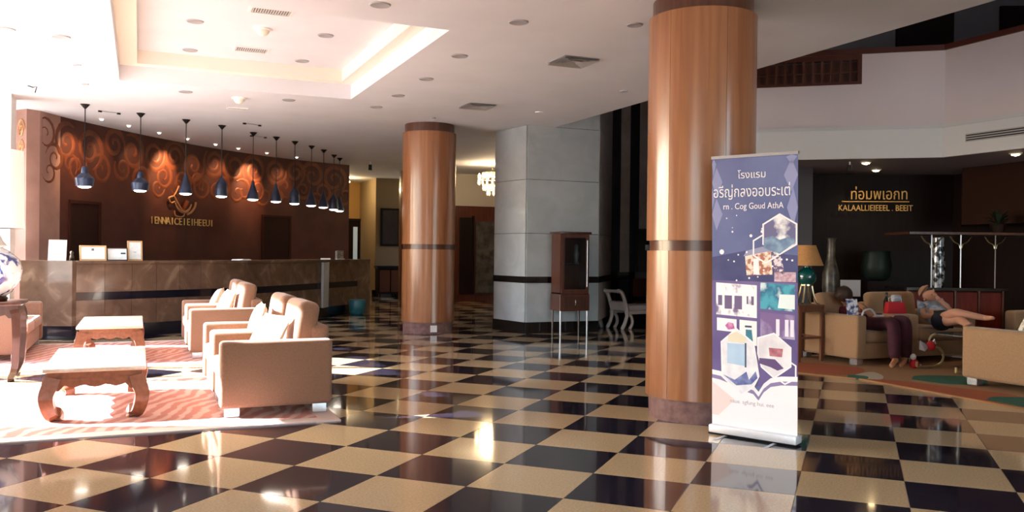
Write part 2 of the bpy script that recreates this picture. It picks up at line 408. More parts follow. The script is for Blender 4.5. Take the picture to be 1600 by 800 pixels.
for q, (zc, rr) in enumerate(((3.2, .17), (2.9, .15))):
    pts = [(-1.705+cos(a)*r*.55*.6+.0, 15.39-cos(a)*r*.72*.6-.012, zc+sin(a)*r) for a, r in [(k*.45, rr*(1-k/26)) for k in range(24)]]
    MB().tube(pts, .016, 5).build('scroll', copper_p, pier)
struct(MB().box(-2.85, -1.7, 15.7, 15.9, 0, CEIL).build('wall_left_return', pier_wall))

# corridor behind the reception
yel = mat('warm yellow wall', 'B58E52', .7); crm = mat('beige corridor wall', '9A8767', .7)
struct(MB().box(3.5, 6.8, 27, 27.2, 0, CEIL).build('wall_corridor_end', yel))
struct(MB().box(6.4, 7.2, 25.0, 25.3, 0, CEIL).box(6.4, 6.6, 25.3, 27, 0, CEIL).build('wall_corridor', crm))
struct(MB().box(6.3, 7.2, 24.94, 25.0, 0, .2).build('baseboard_corridor', marble_dk))
struct(MB().box(6.43, 7.1, 22.45, 22.62, 0, CEIL).build('wall_wood_pier', mah_wood))
wc = struct(MB().box(6.9, 12.5, 22.4, 22.6, 2.62, CEIL).build('wall_chandelier_hall', mat('cream hall wall', 'C9C0B0', .7)))
struct(MB().box(7.0, 12.5, 22.3, 22.6, .0, 2.62).build('wall_hall_wood', mah_wood))
struct(MB().box(12.4, 12.6, 15.9, 22.6, 0, CEIL).build('wall_hall_right', crm)); struct(MB().box(3.2, 3.4, 21.3, 27.2, 0, CEIL).build('wall_corridor_left', crm))
d3 = struct(MB().box(8.05, 8.42, 22.26, 22.3, .2, 2.3).box(8.42, 8.47, 22.22, 22.3, .2, 2.35).build('door_3', vdk_wood))
MB().box(8.52, 9.15, 22.25, 22.29, .22, 2.2).build('glass_pane', mat('dim obscured glass', '5A544E', .2, col2='3B342E', scale=6, coat=.6), d3)
d4 = struct(MB().box(5.9, 6.42, 26.9, 27, 0, 2.29).build('door_4', vdk_wood))
MB().box(5.9, 6.42, 26.86, 27, 2.29, 2.36).build('door_frame', black_m, d4)
MB().box(6.17, 6.30, 26.87, 26.9, .35, 2.1).build('glass_pane', mat('glowing frosted glass', 'B9C8CC', .3, emit='A9B9C0', estr=.25), d4)  # pane glows to stand in for the brightness behind it

# atrium: balcony parapet, low lounge ceiling, upper storey, closed roof
PA = [(7.6, 11.55), (8.61, 10.55), (10.6, 8.93), (10.62, -7.2)]
pr = sgroup('wall_balcony')
MB().strip(PA, 2.83, 3.9, .25).build('parapet', par_white, pr)
L0, L1 = Vector(PA[1]), Vector(PA[2])
q = L0+(L1-L0)*.565
MB().strip([tuple(q), PA[2], PA[3]], 3.9, 4.34, .25).build('parapet_top', par_white, pr)
MB().strip(offset(PA, -.05), 2.80, 3.22, .06).build('fascia', mat('pale grey fascia', 'CBCDD1', .6), pr)
MB().strip(offset(PA, -.075), 3.22, 3.27, .09).build('moulding', mat('pale grey moulding', 'BFC1C6', .6), pr)
MB().strip(offset([PA[0], PA[1], PA[2], PA[3]], -.03), 4.34, 4.42, .33).build('cap', cap_wood, pr)
lat = thing('balcony_lattice', 'red-brown slatted wooden lattice set in an opening of the balcony parapet', 'railing')
dl = (q-L0).normalized(); nn = Vector((-dl.y, dl.x))
def on_par(t, o): p = L0+(q-L0)*t; return p+nn*o
def bar(t0, t1, z0, z1, o0, o1, m, nm):
    MB().prism([tuple(on_par(t0, o0)), tuple(on_par(t1, o0)), tuple(on_par(t1, o1)), tuple(on_par(t0, o1))], z0, z1).build(nm, m, lat)
bar(-.3, 1, 3.9, 3.95, 0, .1, cap_wood, 'bottom_rail'); bar(-.3, 1, 4.26, 4.34, 0, .1, cap_wood, 'top_rail'); bar(.96, 1, 3.95, 4.26, 0, .1, cap_wood, 'post')
bar(-.3, 1, 3.95, 4.26, .16, .2, mat('brown backing board', '4F2A1E', .5), 'backing')
for k in range(13):
    t = -.2+k*.09; bar(t, t+.022, 3.95, 4.26, .03, .07, mah_wood, 'slat')
bar(-.3, 1, 4.08, 4.10, .02, .06, mah_wood, 'middle_rail')
slab = [(7.6, 11.6), (8.68, 10.62), (10.72, 9.0), (10.74, -7.2), (16, -7.2), (16, 14.2), (9.4, 14.2)]
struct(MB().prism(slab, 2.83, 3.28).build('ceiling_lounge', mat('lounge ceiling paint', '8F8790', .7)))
grey_up = mat('dim grey upper wall', '77747C', .7)
struct(MB().prism([(10.2, 12.82), (16, 10.0), (16, 10.3), (10.3, 13.1)], 3.28, 8).build('wall_upper', grey_up))
struct(MB().box(15.9, 16.1, -7.2, 10.2, 0, 8).build('wall_right', vdk_wood))
for dn, (a, b) in enumerate((((12.55, 11.6), (13.45, 11.16)), ((14.2, 10.8), (15.6, 10.1))), 5):
    struct(MB().prism([a, b, (b[0]+.02, b[1]+.06), (a[0]+.02, a[1]+.06)], 3.28, 5.9).build('door_%d' % dn, vdk_wood))
struct(MB().box(6.2, 16, -7.3, 16.2, 8, 8.2).build('roof', plaster))
struct(MB().box(6.3, 6.5, -7.2, 16, 4.3, 8).build('wall_atrium_left', par_white))
struct(MB().prism([(11.4, 15.7), (16.1, 10.2), (16.3, 10.4), (11.6, 16.2)], 0, 8).build('wall_far_right', vdk_wood))  # unseen wall, added to keep stray sky light out
# lounge shell
lb = struct(MB().strip([(7.75, 11.75), (8.9, 13.4), (9.9, 12.9), (11.17, 12.18), (13.24, 10.95), (13.0, 8.4), (13.0, -7.2)], 0, 2.83, .15).build('wall_lounge', vdk_wood))
struct(MB().prism([(9.93, 11.37), (10.27, 11.2), (10.6, 11.75), (10.2, 11.97)], 0, 2.83).build('wall_lounge_pier', mat('charcoal pier', '3A363B', .5)))
struct(MB().prism([(12.35, 10.05), (12.2, 8.5), (12.9, 8.4), (13, 10.6)], 1.9, 2.83).build('wall_lounge_bulkhead', mat('dark brown panel', '2C140C', .6, spec=.2)))

# ------------------------------------------------------------------ lobby: pillars
def pillar(loc, label):
    t = thing('pillar', label, 'pillar', loc, kind='thing')
    def sectors(r, z0, z1, nm, n=6, per=18):
        for k in range(n):
            a0 = 2*PI*k/n+.35+.0015/r; a1 = 2*PI*(k+1)/n+.35-.0015/r
            o = [(r*cos(a0+(a1-a0)*q/per), r*sin(a0+(a1-a0)*q/per)) for q in range(per+1)]
            i = [((r-.03)*cos(a0+(a1-a0)*q/per), (r-.03)*sin(a0+(a1-a0)*q/per)) for q in range(per, -1, -1)]
            MB().prism(o+i, z0, z1).build(nm, wood_col, t, smooth='auto')
    MB().lathe([(.41, 0), (.41, CEIL-.002)], 40).build('core', wood_band, t, smooth='auto')
    MB().lathe([(.39, 0), (.415, 0), (.42, .185), (.39, .185)], 40).build('plinth', plinth_st, t, smooth='auto')
    sectors(.445, .185, 1.40, 'veneer_panel'); sectors(.45, 1.485, 3.36, 'veneer_panel')
    MB().lathe([(.40, 1.40), (.425, 1.40), (.425, 1.485), (.40, 1.485)], 40).build('waist_band', wood_band, t, smooth='auto')
    MB().lathe([(.40, 3.36), (.418, 3.36), (.418, CEIL-.002), (.40, CEIL-.002)], 40).build('collar', wood_band, t, smooth='auto')
    va = math.atan2(loc[1], loc[0])
    for a in (va+R(93), va-R(93)):
        MB().box(-.02, .03, -.03, .03, 1.40, 1.45).move((.43, 0, 0)).rot(a).build('bracket', black_m, t)
    return t
p_near = pillar((4.38, 6.11, 0), 'nearer round wood-veneered pillar, the one behind the standing banner')
p_far = pillar((4.51, 14.03, 0), 'farther round wood-veneered pillar, standing alone on the chequered floor with a socket plate')
a = math.atan2(-14.03, -4.51)+.24
tag(MB().box(0, .012, -.055, .055, .03, .14).move((.418, 0, 0)).rot(a).build('socket_plate', white_pl, loc=(4.51, 14.03, 0)), 'white double socket plate on the plinth of the far pillar', 'socket')

# ------------------------------------------------------------------ lobby: reception counter
CP = [(-.85, 14.2), (-.1, 14.52), (.6, 14.9), (1.3, 15.35), (2.1, 16.05), (2.9, 16.95), (3.6, 17.8), (4.4, 18.7)]
rc = thing('reception_counter', 'long curved brown marble reception counter with a black stripe under hanging lamps', 'counter', (0, 0, 0))
fine = [tuple(p) for p in smooth_path([(x, y) for x, y in CP], 4)]
MB().strip(offset(fine, .04), .0, 1.12, .5).build('carcass', vdk_wood, rc)
MB().strip(offset(fine, -.03), 1.13, 1.17, .68).build('countertop', marble_br, rc)
MB().strip(offset(fine, -.0), 0, .2, .1).build('plinth', navy_st, rc)
MB().strip(offset(fine, .012), .585, .70, .1).build('stripe', navy_st, rc)
for k in range(14):
    seg = fine[2*k:2*k+3]
    a = Vector(seg[0]); b = Vector(seg[-1]); d = (b-a).normalized()*.0025
    seg = [tuple(a+d), seg[1], tuple(b-d)]
    MB().strip(seg, .703, 1.128, .04).build('panel', marble_br, rc); MB().strip(seg, .203, .582, .04).build('panel', marble_br, rc)
le = [(-1.6, 14.42), (-.9, 14.165), (-.85, 14.2), (-.8, 14.62), (-1.55, 14.9)]
MB().prism(le, .21, 1.17).build('end_block', marble_br, rc); MB().prism(offset(le, -.0), 0, .21).build('end_plinth', navy_st, rc)
re = [(4.4, 18.7), (4.75, 19.0), (4.4, 19.5), (4.05, 19.1)]
MB().prism(re, .0, 1.17).build('end_block', marble_br, rc)
MB().prism([(3.42, 17.52), (3.56, 17.68), (3.52, 17.72), (3.38, 17.56)], .2, 1.12).rot(R(3), 'X', (3.5, 17.6, .2)).build('leaning_pilaster', marble_gr, rc)
tag(MB().lathe([(0, 0), (.13, 0), (.17, .05), (.18, .28), (.16, .32), (0, .32)], 20).build('floor_pot', mat('dull teal glazed pot', '2E6B78', .35), smooth='auto', loc=(4.28, 18.2, 0)), 'dull teal floor pot at the far end of the reception counter', 'pot')

def card(name, label, cat, x, y, w, hgt, fr, col, ang, lean=.16, group=None, tw=.022):
    t = thing(name, label, cat, (x, y, 1.17), ang, group)
    def leanm(m): return m.rot(-lean, 'X')
    if fr:
        for a, b, c, d, nm in ((-w/2, w/2, 0, tw, 'frame_rail'), (-w/2, w/2, hgt-tw, hgt, 'frame_rail'), (-w/2, -w/2+tw, tw, hgt-tw, 'frame_rail'), (w/2-tw, w/2, tw, hgt-tw, 'frame_rail')):
            leanm(MB().box(a, b, -.012, .012, c, d)).build(nm, fr, t)
        leanm(MB().box(-w/2+tw, w/2-tw, -.002, .008, tw, hgt-tw)).build('print', col, t)
    else:
        leanm(MB().box(-w/2, w/2, -.003, .003, 0, hgt)).build('card', col, t)
    leanm(MB().box(-.03, .03, .012, .016, 0, hgt*.7)).rot(-.25, 'X').build('easel_back', grey_pl, t)
    return t
fa_ = R(-4)
c1_ = card('notice_card', 'tall white notice card standing on the counter end, leftmost of the cards there', 'card', -1.13, 14.55, .25, .31, None, paper_w, R(-10))
tag(MB().lathe([(0, 0), (.035, 0), (.03, .06), (.02, .09), (.03, .12), (0, .15)], 10).build('desk_bell', mat('dark bronze', '4A4038', .4, .6), smooth=True, loc=(-.93, 14.52, 1.17)), 'small dark knobbed ornament between the white card and the first frame', 'ornament')
f1 = card('picture_frame', 'wide gilt frame with a white certificate on the counter, first beside the white card', 'frame', -.64, 14.52, .37, .23, frame_g, paper_w, R(12))
MB().box(-.02, .015, -.006, -.003, .15, .185).rot(-.16, 'X').build('crest', mat('grey crest ink', '5B5F66', .6), f1)
f2 = card('picture_frame', 'dark framed wide certificate on the counter between the two gilt frames', 'frame', -.31, 14.66, .3, .2, frame_d, paper_b, R(12), tw=.014)
MB().box(.05, .12, -.006, -.003, .10, .125).rot(-.16, 'X').build('crest', mat('dark teal ink', '2E5560', .6), f2)
f3 = card('picture_frame', 'tall gilt frame with a pale certificate, rightmost of the three frames on the counter', 'frame', -.06, 14.80, .22, .31, frame_g, paper_b, R(14), lean=.1)
MB().box(-.02, .02, -.006, -.003, .13, .135).rot(-.1, 'X').build('crest', mat('grey crest ink', '5B5F66', .6), f3)
for k in range(3):
    o = MB().box(-.14, .14, -.1, .1, 0, .006).build('paper_sheet', paper_w, loc=(1.66, 15.9, 1.171+k*.0065)); o.rotation_euler = (0, 0, .7+.15*k)
    tag(o, ('bottom', 'middle', 'topmost')[k]+' white sheet of the thin paper stack lying at the middle of the counter', 'paper', 'papers in the stack on the counter')
tag(MB().box(-.09, .09, -.06, .06, 0, .03).build('paper_pad', paper_w, loc=(3.55, 17.98, 1.17)), 'small white paper pad near the far end of the counter', 'paper')
br = thing('brochure_holder', 'small grey holder with printed leaflets at the far end of the counter', 'holder', (3.93, 18.35, 1.17), R(35))
MB().box(-.11, .11, -.03, .03, 0, .02).box(-.11, .11, .02, .03, 0, .18).build('holder', grey_pl, br)
for k in range(3): MB().box(-.1+k*.067, -.038+k*.067, -.01, .01, .02, .19).build('leaflet', mat('grey printed leaflet', 'A9A49A', .6, col2='5E5A55', scale=30), br)

# emblem and lettering on the curved wall
sm = (arc_of(2.16)+arc_of(3.85))/2
p, t = wall_pt(sm, .03)
ang = math.atan2(t.y, t.x)
sg = thing('hotel_sign', 'copper scroll emblem over gold capital letters on the brown reception wall', 'sign', (p.x, p.y, 0), ang)
for k, ch in enumerate('IENNAICEIEIHEEUI'):
    s = sm+(k-7.5)*.122; q, tt = wall_pt(s, .025)
    l = text(ch, 'letter', .2, goldpale, sg, ((q-p).dot(t), (q-p).dot(Vector((-t.y, t.x))), 1.90), (PI/2, 0, math.atan2(tt.y, tt.x)-ang), .008)
def arcp(cx, cz, r, a0, a1, n=14, rx=1.0): return [(cx+rx*r*cos(a0+(a1-a0)*k/n), -.02, cz+r*sin(a0+(a1-a0)*k/n)) for k in range(n+1)]
MB().tube(arcp(0, 2.36, .26, R(200), R(340)), [.012+.018*sin(PI*k/14) for k in range(15)], 6).build('emblem_bowl', copper_p, sg)
MB().tube(smooth_path([(-.45, -.02, 2.36), (-.3, -.02, 2.4), (-.2, -.02, 2.3), (-.08, -.02, 2.18), (.05, -.02, 2.12)], 4), .018, 6).build('emblem_scroll', copper_p, sg)
MB().tube(smooth_path([(-.3, -.02, 2.4), (-.22, -.02, 2.5), (-.15, -.02, 2.62)], 4), .014, 6).build('emblem_scroll', copper_p, sg)
MB().tube(smooth_path([(-.45, -.02, 2.36), (-.38, -.02, 2.27), (-.27, -.02, 2.30)], 4), .016, 6).build('emblem_scroll', copper_p, sg)
MB().tube(smooth_path([(.38, -.02, 2.32), (.35, -.02, 2.22), (.24, -.02, 2.11), (.12, -.02, 2.06)], 4), .024, 6).build('emblem_scroll', copper_p, sg)
MB().tube(smooth_path([(.05, -.02, 2.12), (.0, -.02, 2.02), (-.14, -.02, 2.0), (-.25, -.02, 2.03), (-.27, -.02, 2.12)], 4), .014, 6).build('emblem_scroll', copper_p, sg)
MB().xz([(.0, 2.1), (.16, 2.32), (.06, 2.36), (-.02, 2.2)], -.035, -.01).build('emblem_leaf', mat('copper red leaf', '8E3F22', .4, .4), sg)

# pendant lamps and the little spots behind them
PEN = [(-.761, 14.396), (.004, 14.937), (.698, 15.322), (1.299, 15.741), (1.902, 16.418), (2.376, 16.861), (2.808, 17.382), (3.24, 17.967), (3.599, 18.53), (4.002, 19.416), (4.262, 20.026)]
SH = {'bowl': [(.03, .30), (.045, .27), (.05, .2), (.10, .155), (.135, .12), (.135, .09), (.118, .0)],
      'bell': [(.02, .34), (.03, .28), (.055, .2), (.09, .1), (.11, .03), (.112, 0)],
      'drum': [(.02, .34), (.035, .3), (.06, .26), (.095, .21), (.1, .12), (.108, .02), (.106, 0)]}
kinds = ['bowl', 'bowl', 'bell', 'drum', 'bell', 'bell', 'drum', 'bell', 'bell', 'drum', 'bell']
ordn = ['first', 'second', 'third', 'fourth', 'fifth', 'sixth', 'seventh', 'eighth', 'ninth', 'tenth', 'eleventh']
shp = {'bowl': 'waisted bowl', 'bell': 'tall bell', 'drum': 'shouldered drum'}
for k, (x, y) in enumerate(PEN):
    t = thing('pendant_lamp', 'dark blue %s pendant lamp, %s from the left over the counter' % (shp[kinds[k]], ordn[k]), 'lamp', (x, y, 0), 0, 'pendant lamps over the reception counter')
    MB().lathe([(.012, 3.44), (.07, CEIL), (0, CEIL)], 16).build('canopy', black_m, t, smooth='auto')
    MB().tube([(0, 0, 3.45), (0, 0, 2.6)], .008, 6).build('rod', black_m, t)
    pf = SH[kinds[k]]
    MB().lathe([(r-.008, z+2.28) for r, z in pf]+[(r, z+2.28) for r, z in pf[::-1]], 24).build('shade', blue_lamp, t, smooth='auto')
    MB().lathe([(0, 2.252), (.05, 2.256), (.085, 2.268), (.096, 2.285), (.096, 2.30), (0, 2.30)], 20).build('bulb', bulb, t, smooth='auto')
    spot('bulb_light', t, (0, 0, 2.22), (0, 0, -1), 12, (1, .88, .7), 110)
SPT = [(-.804, 15.951), (-.395, 16.635), (.073, 17.394), (.595, 18.139), (1.176, 18.732), (1.813, 19.252), (2.489, 19.685), (3.238, 20.291)]
pw = [60, 25, 22, 150, 18, 40, 190, 25]
for k, (x, y) in enumerate(SPT):
    # nearest wall point gives the aim
    sb = min((WL[-1]*q/80 for q in range(81)), key=lambda q: (wall_pt(q)[0]-Vector((x, y))).length)
    wp, wt = wall_pt(sb); n = Vector((wt.y, -wt.x)); pos = wp+n*.55
    t = thing('wall_spotlight', 'small eyeball spotlight in the ceiling, %s from the left along the reception wall' % ordn[k], 'spotlight', (pos.x, pos.y, 0), 0, 'spotlights washing the reception wall')
    MB().lathe([(.028, CEIL-.012), (.05, CEIL-.008), (.05, CEIL), (.028, CEIL)], 14).build('trim_ring', white_pl, t)
    MB().lathe([(0, CEIL-.035), (.02, CEIL-.03), (.03, CEIL-.012), (.03, CEIL)], 12).build('bulb', bulb, t, smooth='auto')
    spot('spot_light', t, (0, 0, CEIL-.05), (-n.x*.55, -n.y*.55, -.62), pw[k], (1, .62, .3), 66, .8)

# ------------------------------------------------------------------ ceiling fittings
def downlight(x, y, z, label, r=.085, lit=False):
    t = thing('downlight', label, 'downlight', (x, y, z), 0, 'recessed downlights')
    MB().lathe([(r*.8, -.006), (r, -.012), (r*1.12, 0), (r*.8, 0)], 24).build('ring', dgrey if not lit else white_pl, t, smooth='auto')
    MB().lathe([(0, -.005), (r*.82, -.005), (r*.82, 0), (0, 0)], 20).build('lens', bulb if lit else lens_g, t)
    return t
def sc(x, y, z1): k = (z1-1.377)/(CEIL-1.377); return x*k, y*k
dl_list = [(.463, 8.636, 3.88, 'unlit round downlight in the stepped recess, nearest one on its left side'), (.483, 9.913, 3.88, 'unlit round downlight in the stepped recess, far one on its left side'),
           (1.683, 8.628, 3.88, 'unlit round downlight in the stepped recess, nearest one on its right side'), (1.67, 9.915, 3.88, 'unlit round downlight in the stepped recess, far one on its right side')]
for x, y, z, l in dl_list: x, y = sc(x, y, z); downlight(x, y, z, l)
for x, y, l, r in [(-.749, 9.87, 'unlit downlight on the bright ceiling left of the recess, inner of two', .085), (-1.227, 9.767, 'unlit downlight at the far left edge of the bright ceiling', .085),
                (1.899, 7.343, 'unlit downlight in front of the recess near the top edge', .085), (3.187, 8.885, 'unlit downlight right of the recess corner, nearest of that row', .085),
                (3.245, 10.255, 'unlit downlight right of the recess, second of that row', .085), (3.246, 11.529, 'half recessed downlight right of the recess, third of that row', .085), (3.218, 12.602, 'unlit downlight right of the recess, last of that row', .085),
                (3.206, 7.335, 'unlit downlight in the open ceiling midway between recess and near pillar', .085), (-.689, 11.309, 'tiny unlit downlight on the bright ceiling left of the recess', .045), (-.668, 12.589, 'tiny unlit downlight left of the recess, farther one', .045),
                (.561, 12.571, 'unlit downlight beyond the far edge of the recess, left one', .085), (1.939, 12.589, 'unlit downlight beyond the far edge of the recess, right one', .085),
                (4.336, 6.7, 'unlit dark downlight against the near pillar collar', .07), (5.831, 9.851, 'faint unlit downlight near the ceiling edge', .05), (4.30, 13.2, 'small dark downlight in front of the far pillar top', .04)]:
    if (x, y) == (4.336, 6.7): x, y = 4.22, 6.95
    downlight(x, y, CEIL, l, r)
downlight(5.573, 11.91, CEIL, 'lit downlight in the ceiling above the marble pillar', .06, True)
def grille(x0, x1, y0, y1, z, label, along='x', n=7):
    t = thing('air_vent', label, 'vent', ((x0+x1)/2, (y0+y1)/2, z)); a, b = (x1-x0)/2, (y1-y0)/2; w = .022
    for q in ((-a, a, -b, -b+w), (-a, a, b-w, b), (-a, -a+w, -b+w, b-w), (a-w, a, -b+w, b-w)): MB().box(*q, -.014, 0).build('frame', white_pl, t)
    MB().box(-a+w, a-w, -b+w, b-w, -.002, 0).build('backing', mat('dark vent throat', '4A484A', .7), t)
    for k in range(n):
        f = (k+.5)/n
        if along == 'x': yy = -b+w+(2*b-2*w)*f; MB().box(-a+w, a-w, yy-.009, yy+.009, -.012, -.004).build('louvre', grey_pl, t)
        else: xx = -a+w+(2*a-2*w)*f; MB().box(xx-.007, xx+.007, -b+w, b-w, -.012, -.004).build('louvre', grey_pl, t)
for (xa, xb, ya, yb), l in (((.88, 1.25, 7.86, 8.07), 'white louvred ceiling vent in the stepped recess, nearer of two'), ((.9, 1.26, 9.47, 9.71), 'white louvred ceiling vent in the stepped recess, farther of two')):
    k = (3.88-1.377)/(CEIL-1.377); grille(xa*k, xb*k, ya*k, yb*k, 3.88, l, 'y', 15)
def diffuser(x, y, s, label):
    t = thing('air_diffuser', label, 'vent', (x, y, CEIL))
    for k, r in enumerate((s, s*.68, s*.36)):
        z0, z1 = -.028+.003*k, -.006; i = r-.05
        mb = MB()
        for a in range(4):
            mb2 = MB().add([(-r, -r, z0), (r, -r, z0), (i, -i, z1+.004*k), (-i, -i, z1+.004*k)], [(0, 1, 2, 3), (3, 2, 1, 0)]).rot(a*PI/2); mb.add(mb2.v, mb2.f)
        mb.build('blade_ring', grey_pl, t)
    MB().box(-s, s, -s, s, -.006, 0).build('backing', dgrey, t)
diffuser(4.41, 8.56, .215, 'square four-way ceiling diffuser with a bright blade, nearer one right of the recess'); diffuser(4.52, 11.8, .215, 'square four-way ceiling diffuser farther back, near the far pillar')
grille(1.2, 1.5, 13.62, 13.78, CEIL, 'small slim ceiling vent beyond the recess, near the hanging lamps', 'x', 2)
for (x, y), l in (((1.08, 8.646), 'white dome camera on the recess ceiling between the two vents'), ((1.28, 12.753), 'white dome detector hanging below the ceiling just beyond the recess')):
    z = CEIL if y > 12 else 3.88
    if y < 12: x, y = sc(x, y, 3.88)
    t = thing('ceiling_dome', l, 'detector', (x, y, z))
    MB().lathe([(0, -.02), (.1, -.02), (.105, 0), (0, 0)], 20).build('base', white_pl, t, smooth='auto'); MB().lathe([(0, -.085), (.045, -.075), (.07, -.045), (.075, -.02), (0, -.02)], 20).build('dome', cream_pl, t, smooth='auto')
t = thing('ceiling_bracket', 'thin black bent wire bracket under the bright ceiling at far left', 'bracket', (-1.319, 13.063, CEIL))
MB().tube([(-.06, 0, 0), (.0, 0, -.02), (.05, 0, -.01), (.03, 0, -.09)], .008, 5).build('wire', black_m, t)
for x, y, l in ((-.45, 15.0, 'slim dark track bar on the ceiling behind the second hanging lamp'), (1.75, 15.3, 'slim dark track bar on the ceiling behind the fourth hanging lamp'), (2.05, 16.9, 'slim dark track bar on the ceiling behind the sixth hanging lamp')):
    t = thing('track_bar', l, 'track', (x, y, CEIL), R(25))
    MB().box(-.16, .16, -.008, .008, -.012, 0).build('bar', dgrey, t); MB().box(-.17, -.12, -.015, .015, -.025, 0).build('end_clip', black_m, t); MB().box(.12, .17, -.015, .015, -.025, 0).build('end_clip', black_m, t)
t = thing('track_spot', 'small black spotlight hanging from the corridor ceiling left of the far pillar', 'spotlight', (5.1, 20.5, CEIL))
MB().tube([(0, 0, 0), (0, 0, -.07)], .012, 6).build('stem', white_pl, t); MB().lathe([(0, -.2), (.045, -.2), (.04, -.07), (0, -.07)], 12).build('head', black_m, t, smooth='auto')
t = thing('ceiling_light', 'lit oval lamp glowing at the top of the yellow corridor wall', 'lamp', (5.55, 25.3, CEIL))
MB().tube([(0, 0, 0), (0, 0, -.1)], .01, 6).build('stem', white_pl, t); MB().lathe([(0, -.16), (.13, -.15), (.15, -.12), (.1, -.1), (0, -.1)], 20).build('lens', warm_glow, t, smooth='auto'); point('lamp_light', t, (0, 0, -.3), 22, (1, .72, .38))

# ------------------------------------------------------------------ lobby: seating by the windows
def sofa(name, label, cat, loc, rz, seats=1, w=1.02, dep=.9, arm_h=.615, arm_w=.15, m=uphol, back_h=.72, group=None, foot=chrome, seat_h=.42, cush_top=.92):
    """front towards local +x, width along y, origin at floor centre of the front edge"""
    t = thing(name, label, cat, loc, rz, group)
    W = w*seats
    MB().box(-dep+.02, -.03, -W/2+.02, W/2-.02, .075, .27).build('base', m, t, bevel=.015)
    for sgn in (-1, 1):
        y0, y1 = sorted((sgn*W/2, sgn*(W/2-arm_w)))
        MB().box(-dep, 0, y0, y1, .075, arm_h).build('arm', m, t, bevel=.035, seg=3)
    MB().box(-dep, -dep+.16, -W/2+arm_w, W/2-arm_w, .1, back_h).build('back_frame', m, t, bevel=.04, seg=3)
    iw = (W-2*arm_w)/seats
    for k in range(seats):
        y0 = -W/2+arm_w+k*iw+.006; y1 = y0+iw-.012
        MB().box(-dep+.16, .0, y0, y1, .275, seat_h).build('seat_cushion', m, t, bevel=.04, seg=3)
        MB().box(-dep+.14, -dep+.33, y0+.01, y1-.01, seat_h-.01, cush_top).rot(R(-9), 'Y', (-dep+.2, 0, seat_h)).build('back_cushion', m, t, bevel=.065, seg=4)
    for x in (-.1, -dep+.1):
        for y in (-W/2+.09, W/2-.09):
            MB().box(x-.06, x+.06, y-.05, y+.05, 0, .078).build('foot', foot, t, bevel=.004, seg=1)
    return t
sofa('armchair', 'beige armchair nearest the viewer, its flat side with chrome feet facing us', 'armchair', (.6, 7.75, .012), PI, group='beige armchairs facing the windows')
sofa('armchair', 'beige armchair side by side behind the nearest one, with an upright cream cushion', 'armchair', (.6, 8.79, .012), PI, group='beige armchairs facing the windows')
sofa('armchair', 'beige armchair in the far pair near the counter, nearer one, with a leaning cushion', 'armchair', (.57, 11.8, .012), PI, group='beige armchairs facing the windows')
sofa('armchair', 'beige armchair in the far pair, the one closest to the reception counter', 'armchair', (.57, 12.84, .012), PI, group='beige armchairs facing the windows')
sofa('settee', 'beige two-seat settee at the left edge behind the dark side table', 'sofa', (-1.23, 12.7, .012), 0, seats=2, w=1.0, dep=.92, back_h=.68, cush_top=.8, arm_h=.6)
def cushion(label, loc, rz, tilt, m=cush, w=.42, group=None, roll=0.):
    o = pillow_mesh(w, w, .15).build('cushion', m, smooth=True)
    o.location = loc; o.rotation_euler = Euler((tilt, roll, rz), 'XYZ')
    return tag(o, label, 'cushion', group)
cushion('cream cushion lying back in the nearest armchair, only its top above the arm', (1.02, 7.64, .63), R(-66), R(-30))
cushion('cream cushion standing upright in the second near armchair', (1.06, 8.70, .65), R(-92), R(-16))
cushion('cream cushion leaning in the far pair, nearer the viewer of those two', (1.04, 11.85, .64), R(-80), R(-22))
cushion('cream cushion leaning in the armchair closest to the counter', (1.0, 12.8, .63), R(-100), R(-24))

def ming_table(name, label, cat, loc, w, l, hgt, wood=tbl_wood, top=tbl_top, group=None, lw=.11, bulge=.05, ap=.1):
    t = thing(name, label, cat, loc, 0, group)
    a, b = w/2, l/2
    MB().box(-a, a, -b, b, hgt-.035, hgt).build('top', top, t, bevel=.008)
    MB().box(-a+.03, a-.03, -b+.03, b-.03, hgt-.085, hgt-.035).build('waist', wood, t)
    zt = hgt-.085
    def apron(n_, axis, s):
        pts = [(-n_, zt), (n_, zt), (n_, zt-ap*.8)]
        for k in range(17):
            f = 1-k/16; x = -n_+2*n_*f; e = min(f, 1-f)
            pts.append((x, zt-ap*(.95 if e < .12 else .62+.1*cos(e*26))))
        mb = MB().xz(pts, -.018, .018)
        if axis == 'x': mb.move((0, s*(b-.045), 0))
        else: mb.rot(PI/2).move((s*(a-.045), 0, 0))
        mb.build('apron', wood, t)
    for s in (-1, 1): apron(a-.08, 'x', s); apron(b-.08, 'y', s)
    for sx in (-1, 1):
        for sy in (-1, 1):
            prof = [(-.01, zt), (.012, zt-.07), (.012+bulge*.5, zt*.62), (bulge*.6, zt*.42), (.0, zt*.2), (-.045, .05), (-.05, .022), (-.04, 0)]
            prof = smooth_path([(x, z, 0) for x, z in prof], 3)
            cx, cyy = sx*(a-.06), sy*(b-.06)
            pts = [(cx+sx*p.x*.8, cyy+sy*p.x*.8, p.y) for p in prof]
            rad = [lw*(.78-.28*min(1, 1.25*k/(len(pts)-1))+(.10 if k > len(pts)*.82 else 0)) for k in range(len(pts))]
            MB().tube(pts, rad, 4).build('leg', wood, t, bevel=.008, seg=1)
    return t
ming_table('coffee_table', 'low wooden coffee table with curled legs on the near rug, sunlit top', 'table', (-.31, 8.26, .012), .74, 1.5, .42)
ming_table('coffee_table', 'low wooden coffee table with curled legs on the far rug by the counter', 'table', (-.31, 12.05, .012), .72, 1.6, .43)
